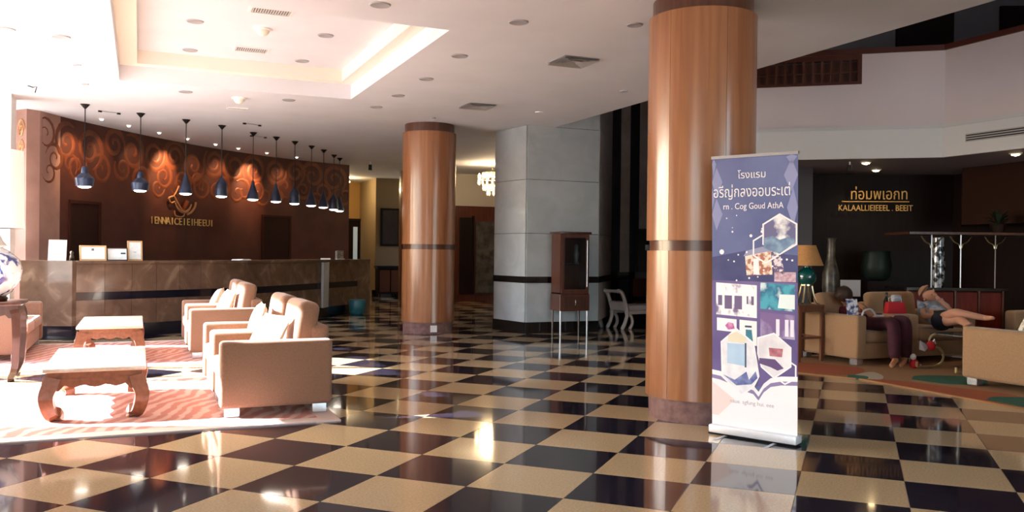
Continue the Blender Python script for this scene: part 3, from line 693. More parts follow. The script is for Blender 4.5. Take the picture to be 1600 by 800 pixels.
rug_m = mat('rose red rug with pale wave pattern', 'BC8478', .95, col2='D3B0A6', scale=2.0, kind='wave', distort=7.5, detail=3, lo=.35, hi=.75, rot=(0, 0, .5), stretch=(1.3, 1, 1), bump=.3, bscale=220)
rug_b = mat('pale rug border', 'D2C0B8', .95, bump=.3, bscale=220)
for (y0, y1), l in (((6.9, 9.8), 'rose patterned rug with a pale border under the near coffee table'), ((10.75, 13.7), 'rose patterned rug under the far coffee table by the counter')):
    t = thing('rug', l, 'rug', (0, 0, 0))
    MB().box(-2.1, 1.34, y0+.16, y1-.16, 0, .012).build('field', rug_m, t)
    MB().box(-2.1, 1.5, y0, y0+.16, 0, .011).box(-2.1, 1.5, y1-.16, y1, 0, .011).box(1.34, 1.5, y0+.16, y1-.16, 0, .011).build('border', rug_b, t)

# dark side table with the porcelain lamp at the left edge
t = ming_table('side_table', 'tall dark brown side table at the left edge carrying the porcelain lamp', 'table', (-1.42, 10.27, 0), .66, .66, .81, dk_wood, dk_wood, lw=.075, bulge=.02, ap=.08)
t = thing('table_lamp', 'big blue and white porcelain table lamp with white drum shade at left edge', 'lamp', (-1.36, 10.26, .81))
MB().lathe([(0, 0), (.11, 0), (.12, .03), (.1, .05)], 24).build('foot', dk_wood, t, smooth='auto')
MB().lathe([(.1, .05), (.15, .09), (.235, .22), (.25, .32), (.22, .43), (.12, .52), (.07, .55), (0, .55)], 36).build('vase', china, t, smooth='auto')
MB().lathe([(.07, .55), (.11, .57), (.07, .62), (.035, .7), (.03, .76), (0, .76)], 24).build('neck', white_pl, t, smooth='auto')
MB().tube([(0, 0, .74), (0, 0, 1.5)], .008, 6).build('stem', brass, t)
MB().lathe([(.255, .75), (.26, .75), (.25, 1.55), (.245, 1.55), (.255, .75)], 40).build('shade', shade_w, t, smooth='auto')
MB().tube([(-.25, 0, 1.5), (.25, 0, 1.5)], .004, 5).build('shade_spider', brass, t)

# corridor pieces
t = thing('framed_picture', 'dark picture in a black frame on the beige corridor wall', 'picture', (6.84, 24.99, 0))
for q in ((-.3, .3, 1.5, 1.56), (-.3, .3, 2.56, 2.62), (-.3, -.24, 1.56, 2.56), (.24, .3, 1.56, 2.56)): MB().box(q[0], q[1], -.045, 0, q[2], q[3]).build('frame_rail', black_m, t)
MB().box(-.24, .24, -.02, 0, 1.56, 2.56).build('print', mat('dark brown print', '241A18', .3, col2='352824', scale=3, coat=.4), t)
t = thing('console_cabinet', 'low dark wooden console cabinet under the framed picture', 'cabinet', (6.72, 24.7, 0))
MB().box(-.34, .36, -.2, .2, .1, .84).build('body', vdk_wood, t); MB().box(-.38, .4, -.23, .22, .84, .92).build('top', black_m, t)
for x in (-.16, .18): MB().box(x-.15, x+.15, -.215, -.2, .16, .8).build('door', mat('rust brown door', '5A3320', .5), t)
for x in (-.3, .32):
    for y in (-.16, .16): MB().box(x-.03, x+.03, y-.03, y+.03, 0, .1).build('leg', vdk_wood, t)

# chandelier in the hall beyond
ch = thing('chandelier', 'lit crystal chandelier hanging in the hall between the far pillar and the marble', 'chandelier', (7.84, 19.4, 0))
MB().tube([(0, 0, CEIL), (0, 0, 3.35)], .015, 6).build('rod', brass, ch)
cry = mat('glowing crystal', 'FFF1DC', .2, emit='FFDCA8', estr=1.3)
for r, z, n in ((.34, 3.12, 16), (.24, 3.28, 12), (.22, 2.98, 12), (.12, 2.86, 7)):
    MB().tube([(r*cos(2*PI*k/24), r*sin(2*PI*k/24), z) for k in range(25)], .012, 5, cap=False).build('ring', brass, ch)
    for k in range(n):
        a = 2*PI*k/n
        MB().lathe([(0, -.14), (.028, -.09), (.016, 0), (0, .01)], 6, (r*cos(a), r*sin(a), z)).build('crystal', cry, ch)
for k in range(8):
    a = 2*PI*k/8; MB().lathe([(.0, 0), (.03, .01), (.03, .1), (0, .14)], 8, (.34*cos(a), .34*sin(a), 3.12)).build('candle_bulb', warm_glow, ch)
point('chandelier_light', ch, (0, 0, 3.2), 60, (1, .74, .45), .25)

# display cabinet against the marble
dc = thing('display_cabinet', 'small brown display cabinet with glazed door on tall legs, before the marble pillar', 'cabinet', (6.68, 12.98, 0))
for x in (-.25, .25):
    for y in (-.15, .15): MB().tube([(x, y, 0), (x, y, .44)], [.014, .022], 8).build('leg', steel if y < 0 else dk_wood, dc)
MB().box(-.28, .28, -.18, .18, .40, .68).build('drawer_box', mah_wood, dc, bevel=.008, seg=1)
dr = MB().box(-.2, .2, -.19, -.18, .43, .65).build('drawer', dk_wood, dc); MB().tube([(-.0, -.2, .5), (0, -.215, .54), (0, -.2, .58)], .01, 6).build('drawer_handle', chrome, dr)
MB().box(-.27, .27, .15, .17, .68, 1.68).box(-.27, -.25, -.16, .15, .68, 1.68).box(.25, .27, -.16, .15, .68, 1.68).box(-.27, .27, -.16, .17, .68, .70).build('carcass', mah_wood, dc)
MB().box(-.3, .3, -.2, .19, 1.68, 1.72).build('cornice', dk_wood, dc, bevel=.01, seg=2)
dd = MB().box(-.25, -.2, -.18, -.16, .70, 1.68).box(.2, .25, -.18, -.16, .70, 1.68).box(-.2, .2, -.18, -.16, .70, .76).box(-.2, .2, -.18, -.16, 1.62, 1.68).build('door', mah_wood, dc)
MB().box(-.2, .2, -.174, -.17, .76, 1.62).build('glass_pane', mat('cabinet glass', 'FFFFFF', .03, trans=1., ior=1.2), dd)
MB().box(-.24, .24, -.1, .15, 1.17, 1.18).build('shelf', dk_wood, dc)
MB().tube([(.22, -.19, .8), (.22, -.19, 1.58)], .008, 6).build('door_handle', chrome, dd)
t = thing('figurine', 'pale grey figurine on the shelf inside the display cabinet', 'figurine', (6.78, 12.96, 1.181))
MB().lathe([(0, 0), (.05, 0), (.03, .06), (.045, .16), (.03, .24), (.035, .3), (0, .34)], 12).build('figure', mat('grey glazed figure', '8E9A98', .3), t, smooth=True)
tag(MB().lathe([(0, 0), (.09, .005), (.1, .02), (.0, .02)], 16).build('dish', white_pl, smooth='auto', loc=(6.6, 12.94, 1.181)), 'small white dish on the shelf inside the display cabinet', 'dish')

# pale curved bench, dark cabinet and chair behind it
rb = thing('curved_bench', 'pale grey scroll-ended bench with a white seat pad beside the near pillar', 'bench', (7.98, 13.42, 0), R(10))
pale = mat('pale grey painted wood', 'DDD5D6', .45)
for y in (0, .42):
    MB().tube(smooth_path([(-.14, y, .68), (-.1, y, .70), (-.02, y, .64), (.06, y, .46), (.1, y, .3), (.06, y, .14), (-.02, y, .0)], 5), [.035]*30+[.028], 6).build('scroll_leg', pale, rb, smooth='auto')
    MB().tube(smooth_path([(.1, y, .3), (.2, y, .22), (.22, y, .1), (.16, y, 0)], 5), .03, 6).build('brace', pale, rb, smooth='auto')
    MB().tube(smooth_path([(1.3, y, .3), (1.36, y, .14), (1.42, y, 0)], 4), .03, 6).build('leg', pale, rb)
    MB().box(.06, 1.36, y-.025, y+.025, .27, .33).build('rail', pale, rb)
MB().box(.04, .1, 0, .42, .34, .5).rot(R(-14), 'Y', (.07, 0, .4)).build('back_slat', pale, rb); MB().tube([(-.13, -.02, .69), (-.13, .44, .69)], .03, 8).build('top_rail', pale, rb)
MB().box(0.12, 1.34, -.02, .44, .33, .43).build('seat_pad', mat('white seat pad', 'EDE9EE', .85), rb, bevel=.03, seg=3)
t = thing('glazed_cabinet', 'black cabinet with gilt objects behind glass, partly hidden by the near pillar', 'cabinet', (9.42, 14.58, 0), R(19))
MB().box(-.3, .3, -.02, .3, .1, 1.86).build('body', marble_dk, t); MB().box(-.32, .32, -.04, .3, 0, .1).build('plinth', black_m, t)
MB().box(-.12, .22, -.04, -.02, 1.05, 1.7).build('door', mat('gilt patches', '2A2118', .25, col2='8A6A2A', scale=9, lo=.5, hi=.62), t)  # gilt patches coloured onto the dark door face
t = thing('dark_chair', 'dark brown wooden chair with padded back behind the pale bench', 'chair', (8.7, 14.33, 0), R(-165))
for x in (-.24, .24):
    MB().box(x-.022, x+.022, -.25, -.2, 0, .42).build('leg', vdk_wood, t); MB().box(x-.022, x+.022, .2, .25, 0, .95).build('leg', vdk_wood, t)
    MB().tube([(x, -.22, .42), (x, -.22, .62), (x, .2, .66)], .02, 6).build('armrest', mah_wood, t)
MB().box(-.26, .26, -.25, .25, .4, .46).build('seat', mah_wood, t, bevel=.02); MB().box(-.2, .2, .2, .24, .55, .9).build('backrest', mat('brown leather', '4A2E22', .5), t, bevel=.015)

# ------------------------------------------------------------------ roll-up banner
bn = thing('roll_up_banner', 'tall roll-up advertising banner with night market and room photos before the near pillar', 'banner', (4.066, 5.481, 0), math.atan2(-.896, .444))
bn.rotation_euler = (R(1.6), 0, math.atan2(-.896, .444))
BW, BH, B0 = .672, 2.03, .075
mb_ = mat('banner night print', '7480AC', .36, col2='525C8E', scale=1.6, lo=.3, hi=.7, coat=.3, coat_rough=.2)  # print colour lightened towards lavender to hold the glare on the sheet
ink_w = mat('white banner print', 'F6F5F8', .45); ink_l = mat('lavender diamond print', '8D93BE', .45); ink_p = mat('purple banner print', '6D5E93', .42)
LASTP = [bn]
def pr_(pts, m, name, layer, hole=None):              # pts in (across 0-1, down 0-1) of the printed sheet
    y = -.0012-.0008*layer
    P = [(s*BW, B0+BH*(1-t)) for s, t in pts]
    par = bn
    if name.startswith('photo_') or name == 'hexagon_photo_hill': par = LASTP[0]
    o = MB().xz(P, y-.0005, y).build(name, m, par)
    if name in ('photo', 'hexagon_photo'): LASTP[0] = o
    return o
MB().box(0, BW, -.0012, .0, B0, B0+BH).build('printed_sheet', mb_, bn)
MB().box(-.004, BW+.004, -.010, .010, B0+BH-.006, B0+BH+.016).build('top_rail', steel, bn)
MB().tube([(BW/2, .02, .05), (BW/2, .03, B0+BH)], .008, 8).build('support_pole', steel, bn)
MB().box(-.01, BW+.01, -.05, .06, .012, B0).build('base_cassette', mat('white anodised cassette', 'E4E6EA', .35, .3), bn, bevel=.012, seg=2)
MB().box(-.008, BW+.008, -.052, .05, .004, .016).build('base_strip', black_m, bn)
for s in (.2, .78): MB().box(BW*s-.014, BW*s+.014, -.24, .2, 0, .008).build('foot_bar', steel, bn)
bl_ = mat('lower purple print', '5E5288', .42, col2='75689B', scale=2.2)
pr_([(0, .45), (1, .45), (1, .84), (0, .84)], bl_, 'print_lower', 0)
# white sweep at the foot of the print
def sweep(t0, m, nm, lay, dt=0.):
    top = [(0, .795+dt)]+[(f, .795+dt+.045*sin(f*PI/.56*.5)**2) for f in (.1, .2, .3, .4, .5)]+[(.56, .86+dt), (.62, .828+dt), (.7, .805+dt), (.82, .795+dt), (1, .79+dt)]
    pr_(top+[(1, t0), (0, t0)], m, nm, lay)
sweep(1, ink_w, 'print_sweep', 1); sweep(.9, mat('mauve sweep print', '8C80AC', .45), 'print_sweep_mauve', 2, .018); sweep(1, ink_w, 'print_foot', 3, .032)
pr_([(0, .84), (.28, .9), (.08, .965), (0, .965)], mat('pale rose print', 'F3DDD9', .45), 'print_rose', 4)
for s, t, w, h_ in ((.055, .09, .075, .055), (.055, .21, .075, .06), (.93, .075, .085, .06), (.95, .19, .07, .07), (.93, .01, .06, .03), (.02, .02, .03, .05), (.0, .15, .03, .04)):
    q = [(max(0, min(1, a)), max(0.002, b)) for a, b in ((s, t-h_), (s+w, t), (s, t+h_), (s-w, t))]
    pr_(q, ink_l, 'print_diamond', 1)
def btext(b, s, t, size, m=ink_w, sx=1., nm='lettering'):
    return text(b, nm, size, m, bn, (s*BW, -.0042, B0+BH*(1-t)), ext=.0008, sx=sx)
btext('โรงแรม', .48, .068, .075); btext('อรีญ่กลงออบระเต่', .47, .13, .112, sx=.76); btext('rn . Cog Goud AthA', .49, .182, .066, sx=.86)
def hexa(s, t, r, rin, m, nm, lay, kx=1.0):
    P = [(s+kx*r/BW*cos(R(90+60*k)), t-r/BH*sin(R(90+60*k))) for k in range(6)]
    return P
def hex_frame(s, t, r, w, lay, m=ink_w, kx=1.):
    O = hexa(s, t, r, 0, m, '', 0, kx); I = hexa(s, t, r-w, 0, m, '', 0, kx)
    mb = MB(); y = -.0012-.0008*lay
    for k in range(6):
        q = [O[k], O[(k+1) % 6], I[(k+1) % 6], I[k]]
        mb.xz([(a*BW, B0+BH*(1-b)) for a, b in q], y-.0006, y)
    return mb.build('hexagon_frame', m, bn)
hex_frame(.64, .335, .115, .013, 2)
pr_(hexa(.8, .285, .15, 0, 0, '', 0), mat('cloudy print', '6C6A92', .4, col2='F4F4F6', scale=5, lo=.48, hi=.58), 'hexagon_photo', 3); hex_frame(.8, .285, .152, .014, 4)
pr_([(.62, .30), (.72, .29), (.8, .305), (.9, .295), (.97, .30), (.97, .315), (.8, .355), (.62, .335)], mat('blue hill print', '54709B', .4, col2='8FA9C2', scale=14), 'hexagon_photo_hill', 5)
# night market scene
pr_([(0, .37), (.4, .345), (1, .36), (1, .457), (0, .457)], mat('dark plaza print', '3A3F6E', .42, col2='4C5180', scale=4), 'print_plaza', .4)
for s, t, r in ((.25, .275, .008), (.47, .29, .012), (.6, .275, .012), (.25, .26, .004), (.6, .265, .007), (.12, .35, .02), (.42, .35, .008), (.32, .36, .007), (.2, .38, .006), (.27, .385, .007), (.45, .445, .008), (.3, .455, .007), (.62, .415, .008), (.82, .375, .008), (.88, .375, .008), (.94, .378, .008), (.18, .225, .006), (.3, .215, .005), (.55, .44, .006), (.72, .40, .007)):
    pr_([(s+r/BW*cos(2*PI*k/8), t+r/BH*sin(2*PI*k/8)) for k in range(8)], ink_w, 'print_light', 2)
pr_([(.38, .365), (.42, .345), (.6, .33), (.78, .335), (.78, .345), (.42, .365)], mat('grey roof print', '9A9CBB', .4), 'print_market_roof', 1)
pr_([(.4, .365), (.7, .345), (.72, .43), (.42, .435)], mat('lit market print', 'B0705C', .4, col2='F6E4D4', scale=24, lo=.45, hi=.55), 'print_market', 2)
pr_([(.5, .375), (.56, .372), (.57, .43), (.5, .432)], ink_w, 'print_market_post', 3)
pr_([(.7, .345), (.8, .355), (.84, .40), (.86, .43), (.74, .42)], mat('sparkling print', 'EADFE6', .4, col2='6A5A78', scale=40, lo=.45, hi=.55), 'print_lights', 2)
pr_([(.74, .42), (.98, .42), (.98, .455), (.74, .455)], mat('stall print', 'A9788C', .4, col2='D8C4CE', scale=30), 'print_stall', 2)
# photo grid
def photo(s0, s1, t0, t1, c1, c2, sc_, nm, lo=.45, hi=.6, c3=None, dt=.012):
    return pr_([(s0, t0), (s1, t0+dt*(s1-s0)), (s1, t1+dt*(s1-s0)), (s0, t1)], mat('photo '+nm, c1, .42, col2=c2, scale=sc_, lo=lo, hi=hi, col3=c3, stretch=(1, 1, .7)), 'photo', 2)
photo(.05, .54, .465, .585, 'F7F6FA', '7C6E96', 13, 'pale restaurant', .55, .68)
for s, w in ((.1, .05), (.2, .09), (.32, .09), (.43, .02), (.49, .03)):
    pr_([(s-w/2, .512), (s+w/2, .512), (s+w/2, .535+w*.3), (s-w/2, .535+w*.3)], mat('mauve chairs print', '6E5F86', .42), 'photo_figure', 3)
photo(.58, .97, .46, .555, '4FA8BC', 'DDF0F2', 9, 'turquoise pool', .4, .65, '2F6F92')
pr_([(.8, .50), (.97, .50), (.97, .552), (.78, .55)], mat('white sail print', 'E9F4F6', .42), 'photo_figure', 3)
photo(.58, .97, .568, .655, '7D6597', 'C9BEDC', 7, 'violet lobby', .45, .7)
for s in (.78, .88, .94): pr_([(s-.02, .59), (s+.02, .59), (s+.02, .65), (s-.02, .65)], mat('white bottle print', 'EEEAF6', .42), 'photo_figure', 3)
photo(.06, .3, .597, .645, 'F6F2F8', 'F6F2F8', 7, 'white dish')
pr_([(.16, .625), (.2, .612), (.26, .615), (.28, .635), (.2, .64)], mat('magenta print', 'B45A9A', .42, col2='D89AC4', scale=30), 'photo_figure', 3)
photo(.335, .54, .6, .69, 'EDF2F4', 'EDF2F4', 7, 'white pool side')
pr_([(.41, .635), (.48, .635), (.5, .69), (.41, .68)], mat('teal print', '3E7F93', .42), 'photo_figure', 3); pr_([(.4, .62), (.48, .62), (.48, .627), (.4, .627)], mat('slate print', '43566E', .42), 'photo_figure', 3)
# two big hexagon photos
hex_frame(.86, .775, .10, .013, 2)
h1 = [(.12, .69), (.3, .638), (.5, .685), (.56, .80), (.5, .84), (.36, .875), (.13, .815)]
pr_([(a+(a-.33)*.06, b+(b-.75)*.06) for a, b in h1], ink_w, 'hexagon_frame', 4); pr_(h1, mat('bright room print', 'F4F5F8', .42, col2='DDDDE8', scale=9), 'hexagon_photo', 5)
pr_([(.19, .69), (.4, .69), (.4, .77), (.19, .765)], mat('blue window print', '9DC1E2', .42, col2='B7D2EA', scale=4), 'photo_window', 6); pr_([(.4, .685), (.42, .685), (.42, .775), (.4, .775)], mat('slate print'), 'photo_window_edge', 6)
pr_([(.2, .66), (.3, .645), (.42, .665), (.4, .685), (.2, .685)], mat('beige ceiling print', 'E3DCC4', .42), 'photo_ceiling', 6)
pr_([(.14, .81), (.28, .825), (.42, .79), (.45, .82), (.53, .785), (.55, .81), (.48, .835), (.3, .845)], mat('indigo bedspread print', '55609A', .42, col2='8D97C4', scale=16), 'photo_bed', 6)
h2 = [(.56, .665), (.74, .645), (.92, .69), (.92, .755), (.74, .80), (.6, .765), (.56, .72)]
pr_([(a+(a-.74)*.08, b+(b-.72)*.08) for a, b in h2], ink_w, 'hexagon_frame', 4); pr_(h2, mat('grey suite print', 'DCD9E0', .42, col2='F0EEF2', scale=9), 'hexagon_photo', 5)
pr_([(.68, .695), (.84, .695), (.83, .725), (.69, .725)], mat('rose picture print', '9A5565', .42, col2='C98A94', scale=16), 'photo_picture', 6)
pr_([(.57, .735), (.75, .735), (.85, .765), (.78, .775), (.7, .765), (.57, .755)], mat('plum sofa print', '63507E', .42), 'photo_sofa', 6)
btext('naue. sgfung hui. eee', .48, .905, .042, mat('pale grey ink', 'B9AEB8', .6))

# ------------------------------------------------------------------ lounge: furniture
sofa('armchair', 'tan lounge armchair holding the person in maroon, its flat side towards us', 'armchair', (8.555, 8.06, .017), -PI/2, w=.87, dep=1.08, m=uphol2, arm_w=.17, cush_top=.86, group='tan lounge armchairs')
sofa('armchair', 'wide tan lounge armchair in which the man reclines', 'armchair', (9.6, 8.06, .017), -PI/2, w=1.2, dep=1.08, m=uphol2, arm_w=.17, cush_top=.86, group='tan lounge armchairs')
sofa('lounge_sofa', 'tan sofa at the right edge, seen from its flat arm side on the rug', 'sofa', (9.04, 6.57, .017), PI/2, seats=2, w=.95, dep=.92, m=uphol2, arm_w=.17, group=None, cush_top=.8, back_h=.66)
sofa('armchair', 'tan armchair farther back by the bar at the right edge', 'armchair', (11.05, 7.8, 0), PI, w=1.0, dep=.9, m=uphol2, arm_w=.17, arm_h=.64, group='tan lounge armchairs')
cushion('cream patterned cushion lying on the sofa at the right edge', (8.52, 6.1, .64), R(15), R(22), cush_pat, .42)
rg = thing('lounge_rug', 'orange, green and cream abstract rug under the lounge seats', 'rug', (0, 0, 0))
def rugp(poly, m, nm, z0, z1): return MB().prism(poly, z0, z1).build(nm, m, rg)
wool = dict(rough=.95, bump=.3, bscale=220)
o_ = mat('burnt orange wool', 'A3522C', **wool); g_ = mat('bottle green wool', '2F5E48', **wool); c_ = mat('cream wool', 'B8A88E', **wool); t_ = mat('tan wool', '9A7048', **wool)
rugp([(7.35, 4.6), (11, 4.6), (11, 9.2), (7.1, 9.2), (6.95, 8.0), (7.35, 7.27)], t_, 'ground', 0, .014)
def blob(pts, m, nm, z): return rugp([tuple(p) for p in smooth_path([(x, y) for x, y in pts]+[pts[0]], 5)[:-1]], m, nm, .0, z)
blob([(7.37, 7.15), (7.38, 6.3), (7.38, 5.5), (7.7, 5.4), (7.95, 5.9), (7.75, 6.6), (7.62, 7.0)], o_, 'orange_patch', .0155)
blob([(7.0, 8.05), (7.3, 7.55), (7.75, 7.6), (8.05, 8.0), (7.7, 8.6), (7.1, 8.8)], o_, 'orange_patch', .0155)
blob([(7.37, 7.3), (7.5, 7.12), (7.75, 7.3), (7.9, 7.6), (7.55, 7.5)], c_, 'cream_patch', .0165); blob([(7.3, 7.38), (7.4, 7.2), (7.55, 7.35), (7.45, 7.5)], g_, 'green_patch', .017)
blob([(7.85, 7.0), (7.95, 6.6), (8.4, 6.5), (8.7, 6.9), (8.2, 7.2)], g_, 'green_patch', .0165)
blob([(7.42, 5.75), (7.45, 5.2), (7.9, 5.1), (8.0, 5.6), (7.7, 5.85)], g_, 'green_patch', .0168)
# tall side table and teal lamp
st = thing('lamp_table', 'tall square brown wooden side table under the teal lamp, beside the banner', 'table', (7.9, 8.81, .014))
stw = mat('light brown stand wood', '74452A', .45, col2='613722', scale=4, stretch=(6, 6, .5), coat=.2)
MB().box(-.21, .21, -.21, .21, .70, .7255).build('top', stw, st, bevel=.005, seg=1); MB().box(-.19, .19, -.19, .19, .635, .70).build('apron', stw, st)
for x in (-.185, .185):
    for y in (-.185, .185): MB().box(x-.018, x+.018, y-.018, y+.018, 0, .70).build('leg', stw, st)
for q in ((-.185, .185, -.195, -.17), (-.185, .185, .17, .195), (-.195, -.17, -.185, .185), (.17, .195, -.185, .185)): MB().box(*q, .29, .32).build('stretcher', stw, st)
tl = thing('teal_lamp', 'round teal ceramic lamp on a brass tripod with a tan cone shade', 'lamp', (8.04, 8.86, .7405))
for k in range(4):
    a = R(30+90*k); MB().tube(smooth_path([(.07*cos(a), .07*sin(a), .25), (.09*cos(a), .09*sin(a), .14), (.13*cos(a), .13*sin(a), .03), (.165*cos(a), .165*sin(a), .0)], 4), [.013]*12+[.018], 6).build('leg', brass, tl)
MB().lathe([(.06, .235), (.085, .235), (.085, .255), (.06, .255)], 20).build('ring', brass, tl)
MB().lathe([(0, .235), (.07, .245), (.115, .3), (.125, .36), (.105, .42), (.06, .455), (.04, .475), (.04, .49), (0, .49)], 28).build('vase', teal, tl, smooth='auto')
MB().tube([(0, 0, .48), (0, 0, .74)], .007, 6).build('stem', brass, tl)
MB().lathe([(.208, .5), (.212, .5), (.112, .765), (.108, .765), (.208, .5)], 36).build('shade', shade_t, tl, smooth='auto')
# glass table
gt = thing('glass_table', 'low glass coffee table on pale scroll-shaped legs in the lounge', 'table', (9.0, 7.08, .016))
MB().box(-.02, .95, 0, .66, .405, .42).build('glass_top', mat('table glass', 'E9F3F0', .02, trans=.85, ior=1.3), gt, bevel=.004, seg=1)
scr = mat('pale brass scroll metal', 'CDB98A', .3, .6)
for x0, sg_ in ((.0, 1), (.9, -1)):
    for y in (.05, .6):
        MB().tube(smooth_path([(x0-.02*sg_, y, .012), (x0+.1*sg_, y, .04), (x0+.15*sg_, y, .14), (x0+.08*sg_, y, .23), (x0-.06*sg_, y, .27), (x0-.1*sg_, y, .33), (x0-.05*sg_, y, .39), (x0+.03*sg_, y, .405)], 4), .014, 6).build('scroll_leg', scr, gt)
for y in (.05, .6): MB().tube([(-.02, y, .012), (-.28, y, .012), (-.3, y, .02), (-.3, y, .08)], .014, 6).build('foot', scr, gt)
MB().box(.14, .76, .08, .58, .135, .145).build('glass_shelf', mat('table glass'), gt); 
for y in (.05, .6): MB().tube([(.13, y, .14), (.77, y, .14)], .01, 6).build('shelf_rail', scr, gt)
rd = mat('bright red cloth', 'B3141E', .7); gy = mat('grey white cloth', 'C4BFC2', .8)
t = thing('red_ribbon_bundle', 'red and grey cloth bundle tied on the scroll leg of the glass table', 'cloth', (8.86, 7.62, .28))
MB().lathe([(0, -.05), (.05, -.03), (.06, .02), (.03, .06), (0, .07)], 10).build('red_knot', rd, t, smooth=True); MB().add([(-.02, 0, 0), (-.16, .02, .08), (-.19, .0, -.03), (-.13, -.03, -.05), (-.1, .05, .02)], [(0, 1, 2, 3), (3, 2, 1, 0), (0, 4, 1), (1, 4, 0), (1, 4, 2), (2, 4, 1)]).build('grey_tail', gy, t)
MB().tube([(.02, 0, .03), (.06, 0, .08), (.08, 0, .03)], .012, 6).build('loop', gy, t)
t = thing('soft_toy', 'small red and white stuffed doll leaning on the floor under the glass table', 'toy', (8.74, 7.74, .014), R(20))
MB().lathe([(0, 0), (.055, .01), (.06, .05), (.04, .1), (0, .115)], 12).rot(R(-25), 'Y').build('body', rd, t, smooth=True); MB().lathe([(0, 0), (.035, .02), (.038, .05), (.02, .075), (0, .08)], 12).move((-.055, 0, .095)).build('head', gy, t, smooth=True)
for y in (-.03, .03): MB().tube([(.03, y, .03), (.09, y, .02)], .018, 6).build('foot', gy, t)
# bag and things on it
t = thing('red_bag', 'bright red shopping bag on the arm between the two lounge armchairs', 'bag', (9.0, 8.3, .634), R(-20))
MB().add([(-.13, -.06, 0), (.13, -.06, 0), (.13, .06, 0), (-.13, .06, 0), (-.11, -.05, .15), (.11, -.05, .15), (.11, .05, .15), (-.11, .05, .15)], [(3, 2, 1, 0), (0, 1, 5, 4), (1, 2, 6, 5), (2, 3, 7, 6), (3, 0, 4, 7), (4, 5, 6, 7)]).build('body', rd, t, bevel=.012, seg=2)
for y in (-.05, .05): MB().tube(smooth_path([(-.06, y, .15), (-.05, y, .2), (.05, y, .2), (.06, y, .15)], 4), .005, 5).build('handle', gy, t)
tag(MB().box(-.07, .07, -.035, .035, 0, .09).build('folded_cloth', mat('pale grey cloth', 'A9ABB0', .85), bevel=.025, seg=3, loc=(9.02, 8.3, .785)), 'pale grey folded cloth on top of the red bag', 'cloth')
t = thing('dark_bottle', 'dark bottle standing upright behind the red bag', 'bottle', (9.0, 8.44, .634)); MB().lathe([(0, 0), (.035, 0), (.035, .15), (.014, .2), (.014, .24), (0, .24)], 12).build('body', mat('dark bottle glass', '14161A', .15), t, smooth='auto'); MB().lathe([(0, .24), (.017, .24), (.017, .265), (0, .265)], 10).build('cap', black_m, t)
o = MB().box(-.075, .075, -.006, .006, 0, .2).build('magazine', mat('blue and white printed cover', '3A4A78', .4, col2='E2DDE4', scale=16, lo=.45, hi=.55), bevel=0, loc=(8.21, 8.22, .636)); o.rotation_euler = (R(-14), 0, R(-15))
tag(o, 'small blue and white printed magazine propped on the armchair arm', 'magazine')
# objects at the back of the lounge
t = thing('floor_vase', 'tall mottled bottle-shaped floor vase behind the seated person in maroon', 'vase', (10.35, 10.85, 0))
MB().lathe([(0, 0), (.2, 0), (.2, .3), (.0, .3)], 20).build('pedestal', black_m, t, smooth='auto'); MB().lathe([(0, .3), (.07, .3), (.1, .55), (.135, .85), (.13, 1.08), (.085, 1.25), (.065, 1.35), (.065, 1.62), (.078, 1.66), (0, 1.66)], 24).build('body', mat('mottled grey glaze', '5C5448', .3, col2='2E2B2A', scale=9), t, smooth='auto')
t = thing('square_board', 'plain grey-white square board standing behind the lounge armchairs', 'board', (9.55, 9.62, 0), R(-23))
MB().box(-.145, .145, -.01, .01, .78, 1.02).build('panel', mat('grey white board', 'A8A6A8', .6), t); MB().tube([(0, .02, .0), (0, .02, .9)], .012, 6).build('pole', black_m, t); MB().box(-.12, .12, -.1, .12, 0, .015).build('foot', black_m, t)
t = thing('glass_urn', 'dim green glass urn on a dark pedestal against the back wall', 'urn', (11.6, 11.1, 0), R(-30))
MB().box(-.2, .2, -.2, .2, 0, .95).build('pedestal', vdk_wood, t); MB().lathe([(0, .95), (.14, .95), (.22, 1.02), (.25, 1.2), (.21, 1.42), (.23, 1.46), (0, 1.46)], 24).build('urn', mat('sea green glass', '1C2C28', .5, col2='141F1C', scale=4), t, smooth='auto')
# the bar
ba = thing('bar_counter', 'dark bar counter with red wood panel front behind the reclining man', 'bar', (10.4, 9.36, 0), math.atan2(-.45, 1.04))
MB().box(0, 1.42, .04, .62, 0, .88).build('carcass', vdk_wood, ba); MB().box(-.04, 1.46, -.06, .68, .88, .92).build('top', marble_dk, ba)
for k in range(4): MB().box(.015+k*.35, .335+k*.35, .0, .04, .08, .86).build('panel', red_wood, ba, bevel=.01, seg=1)
for k in range(5): MB().box(k*.35-.013, k*.35+.013, -.012, .04, .0, .88).build('post', mah_wood, ba)
cn = thing('bar_canopy', 'thin dark canopy shelf over the bar on slim poles with curled brackets', 'canopy', (10.33, 9.33, 0), math.atan2(-.45, 1.04))
MB().box(.0, 2.1, -.1, .75, 1.70, 1.735).build('shelf', dk_wood, cn)
for x in (.42, .85, 1.36):
    MB().tube([(x, .1, .92), (x, .1, 1.70)], .012, 6).build('pole', steel if x != 1.36 else dk_wood, cn)
    for s in (-1, 1): MB().tube(smooth_path([(x+.01*s, .1, 1.5), (x+.03*s, .1, 1.56), (x+.1*s, .1, 1.6), (x+.16*s, .1, 1.68)], 4), .012, 6).build('bracket', brass, cn)
t = thing('patterned_vase', 'slim silver patterned vase standing on the bar under the canopy', 'vase', (10.98, 9.33, .92))
MB().lathe([(0, 0), (.07, 0), (.085, .12), (.1, .3), (.09, .45), (.075, .6), (.08, .74), (0, .74)], 20).build('body', mat('silver black pattern', 'B4B6BC', .25, col2='1A1A1E', scale=12, lo=.45, hi=.55, metal=.4), t, smooth='auto')
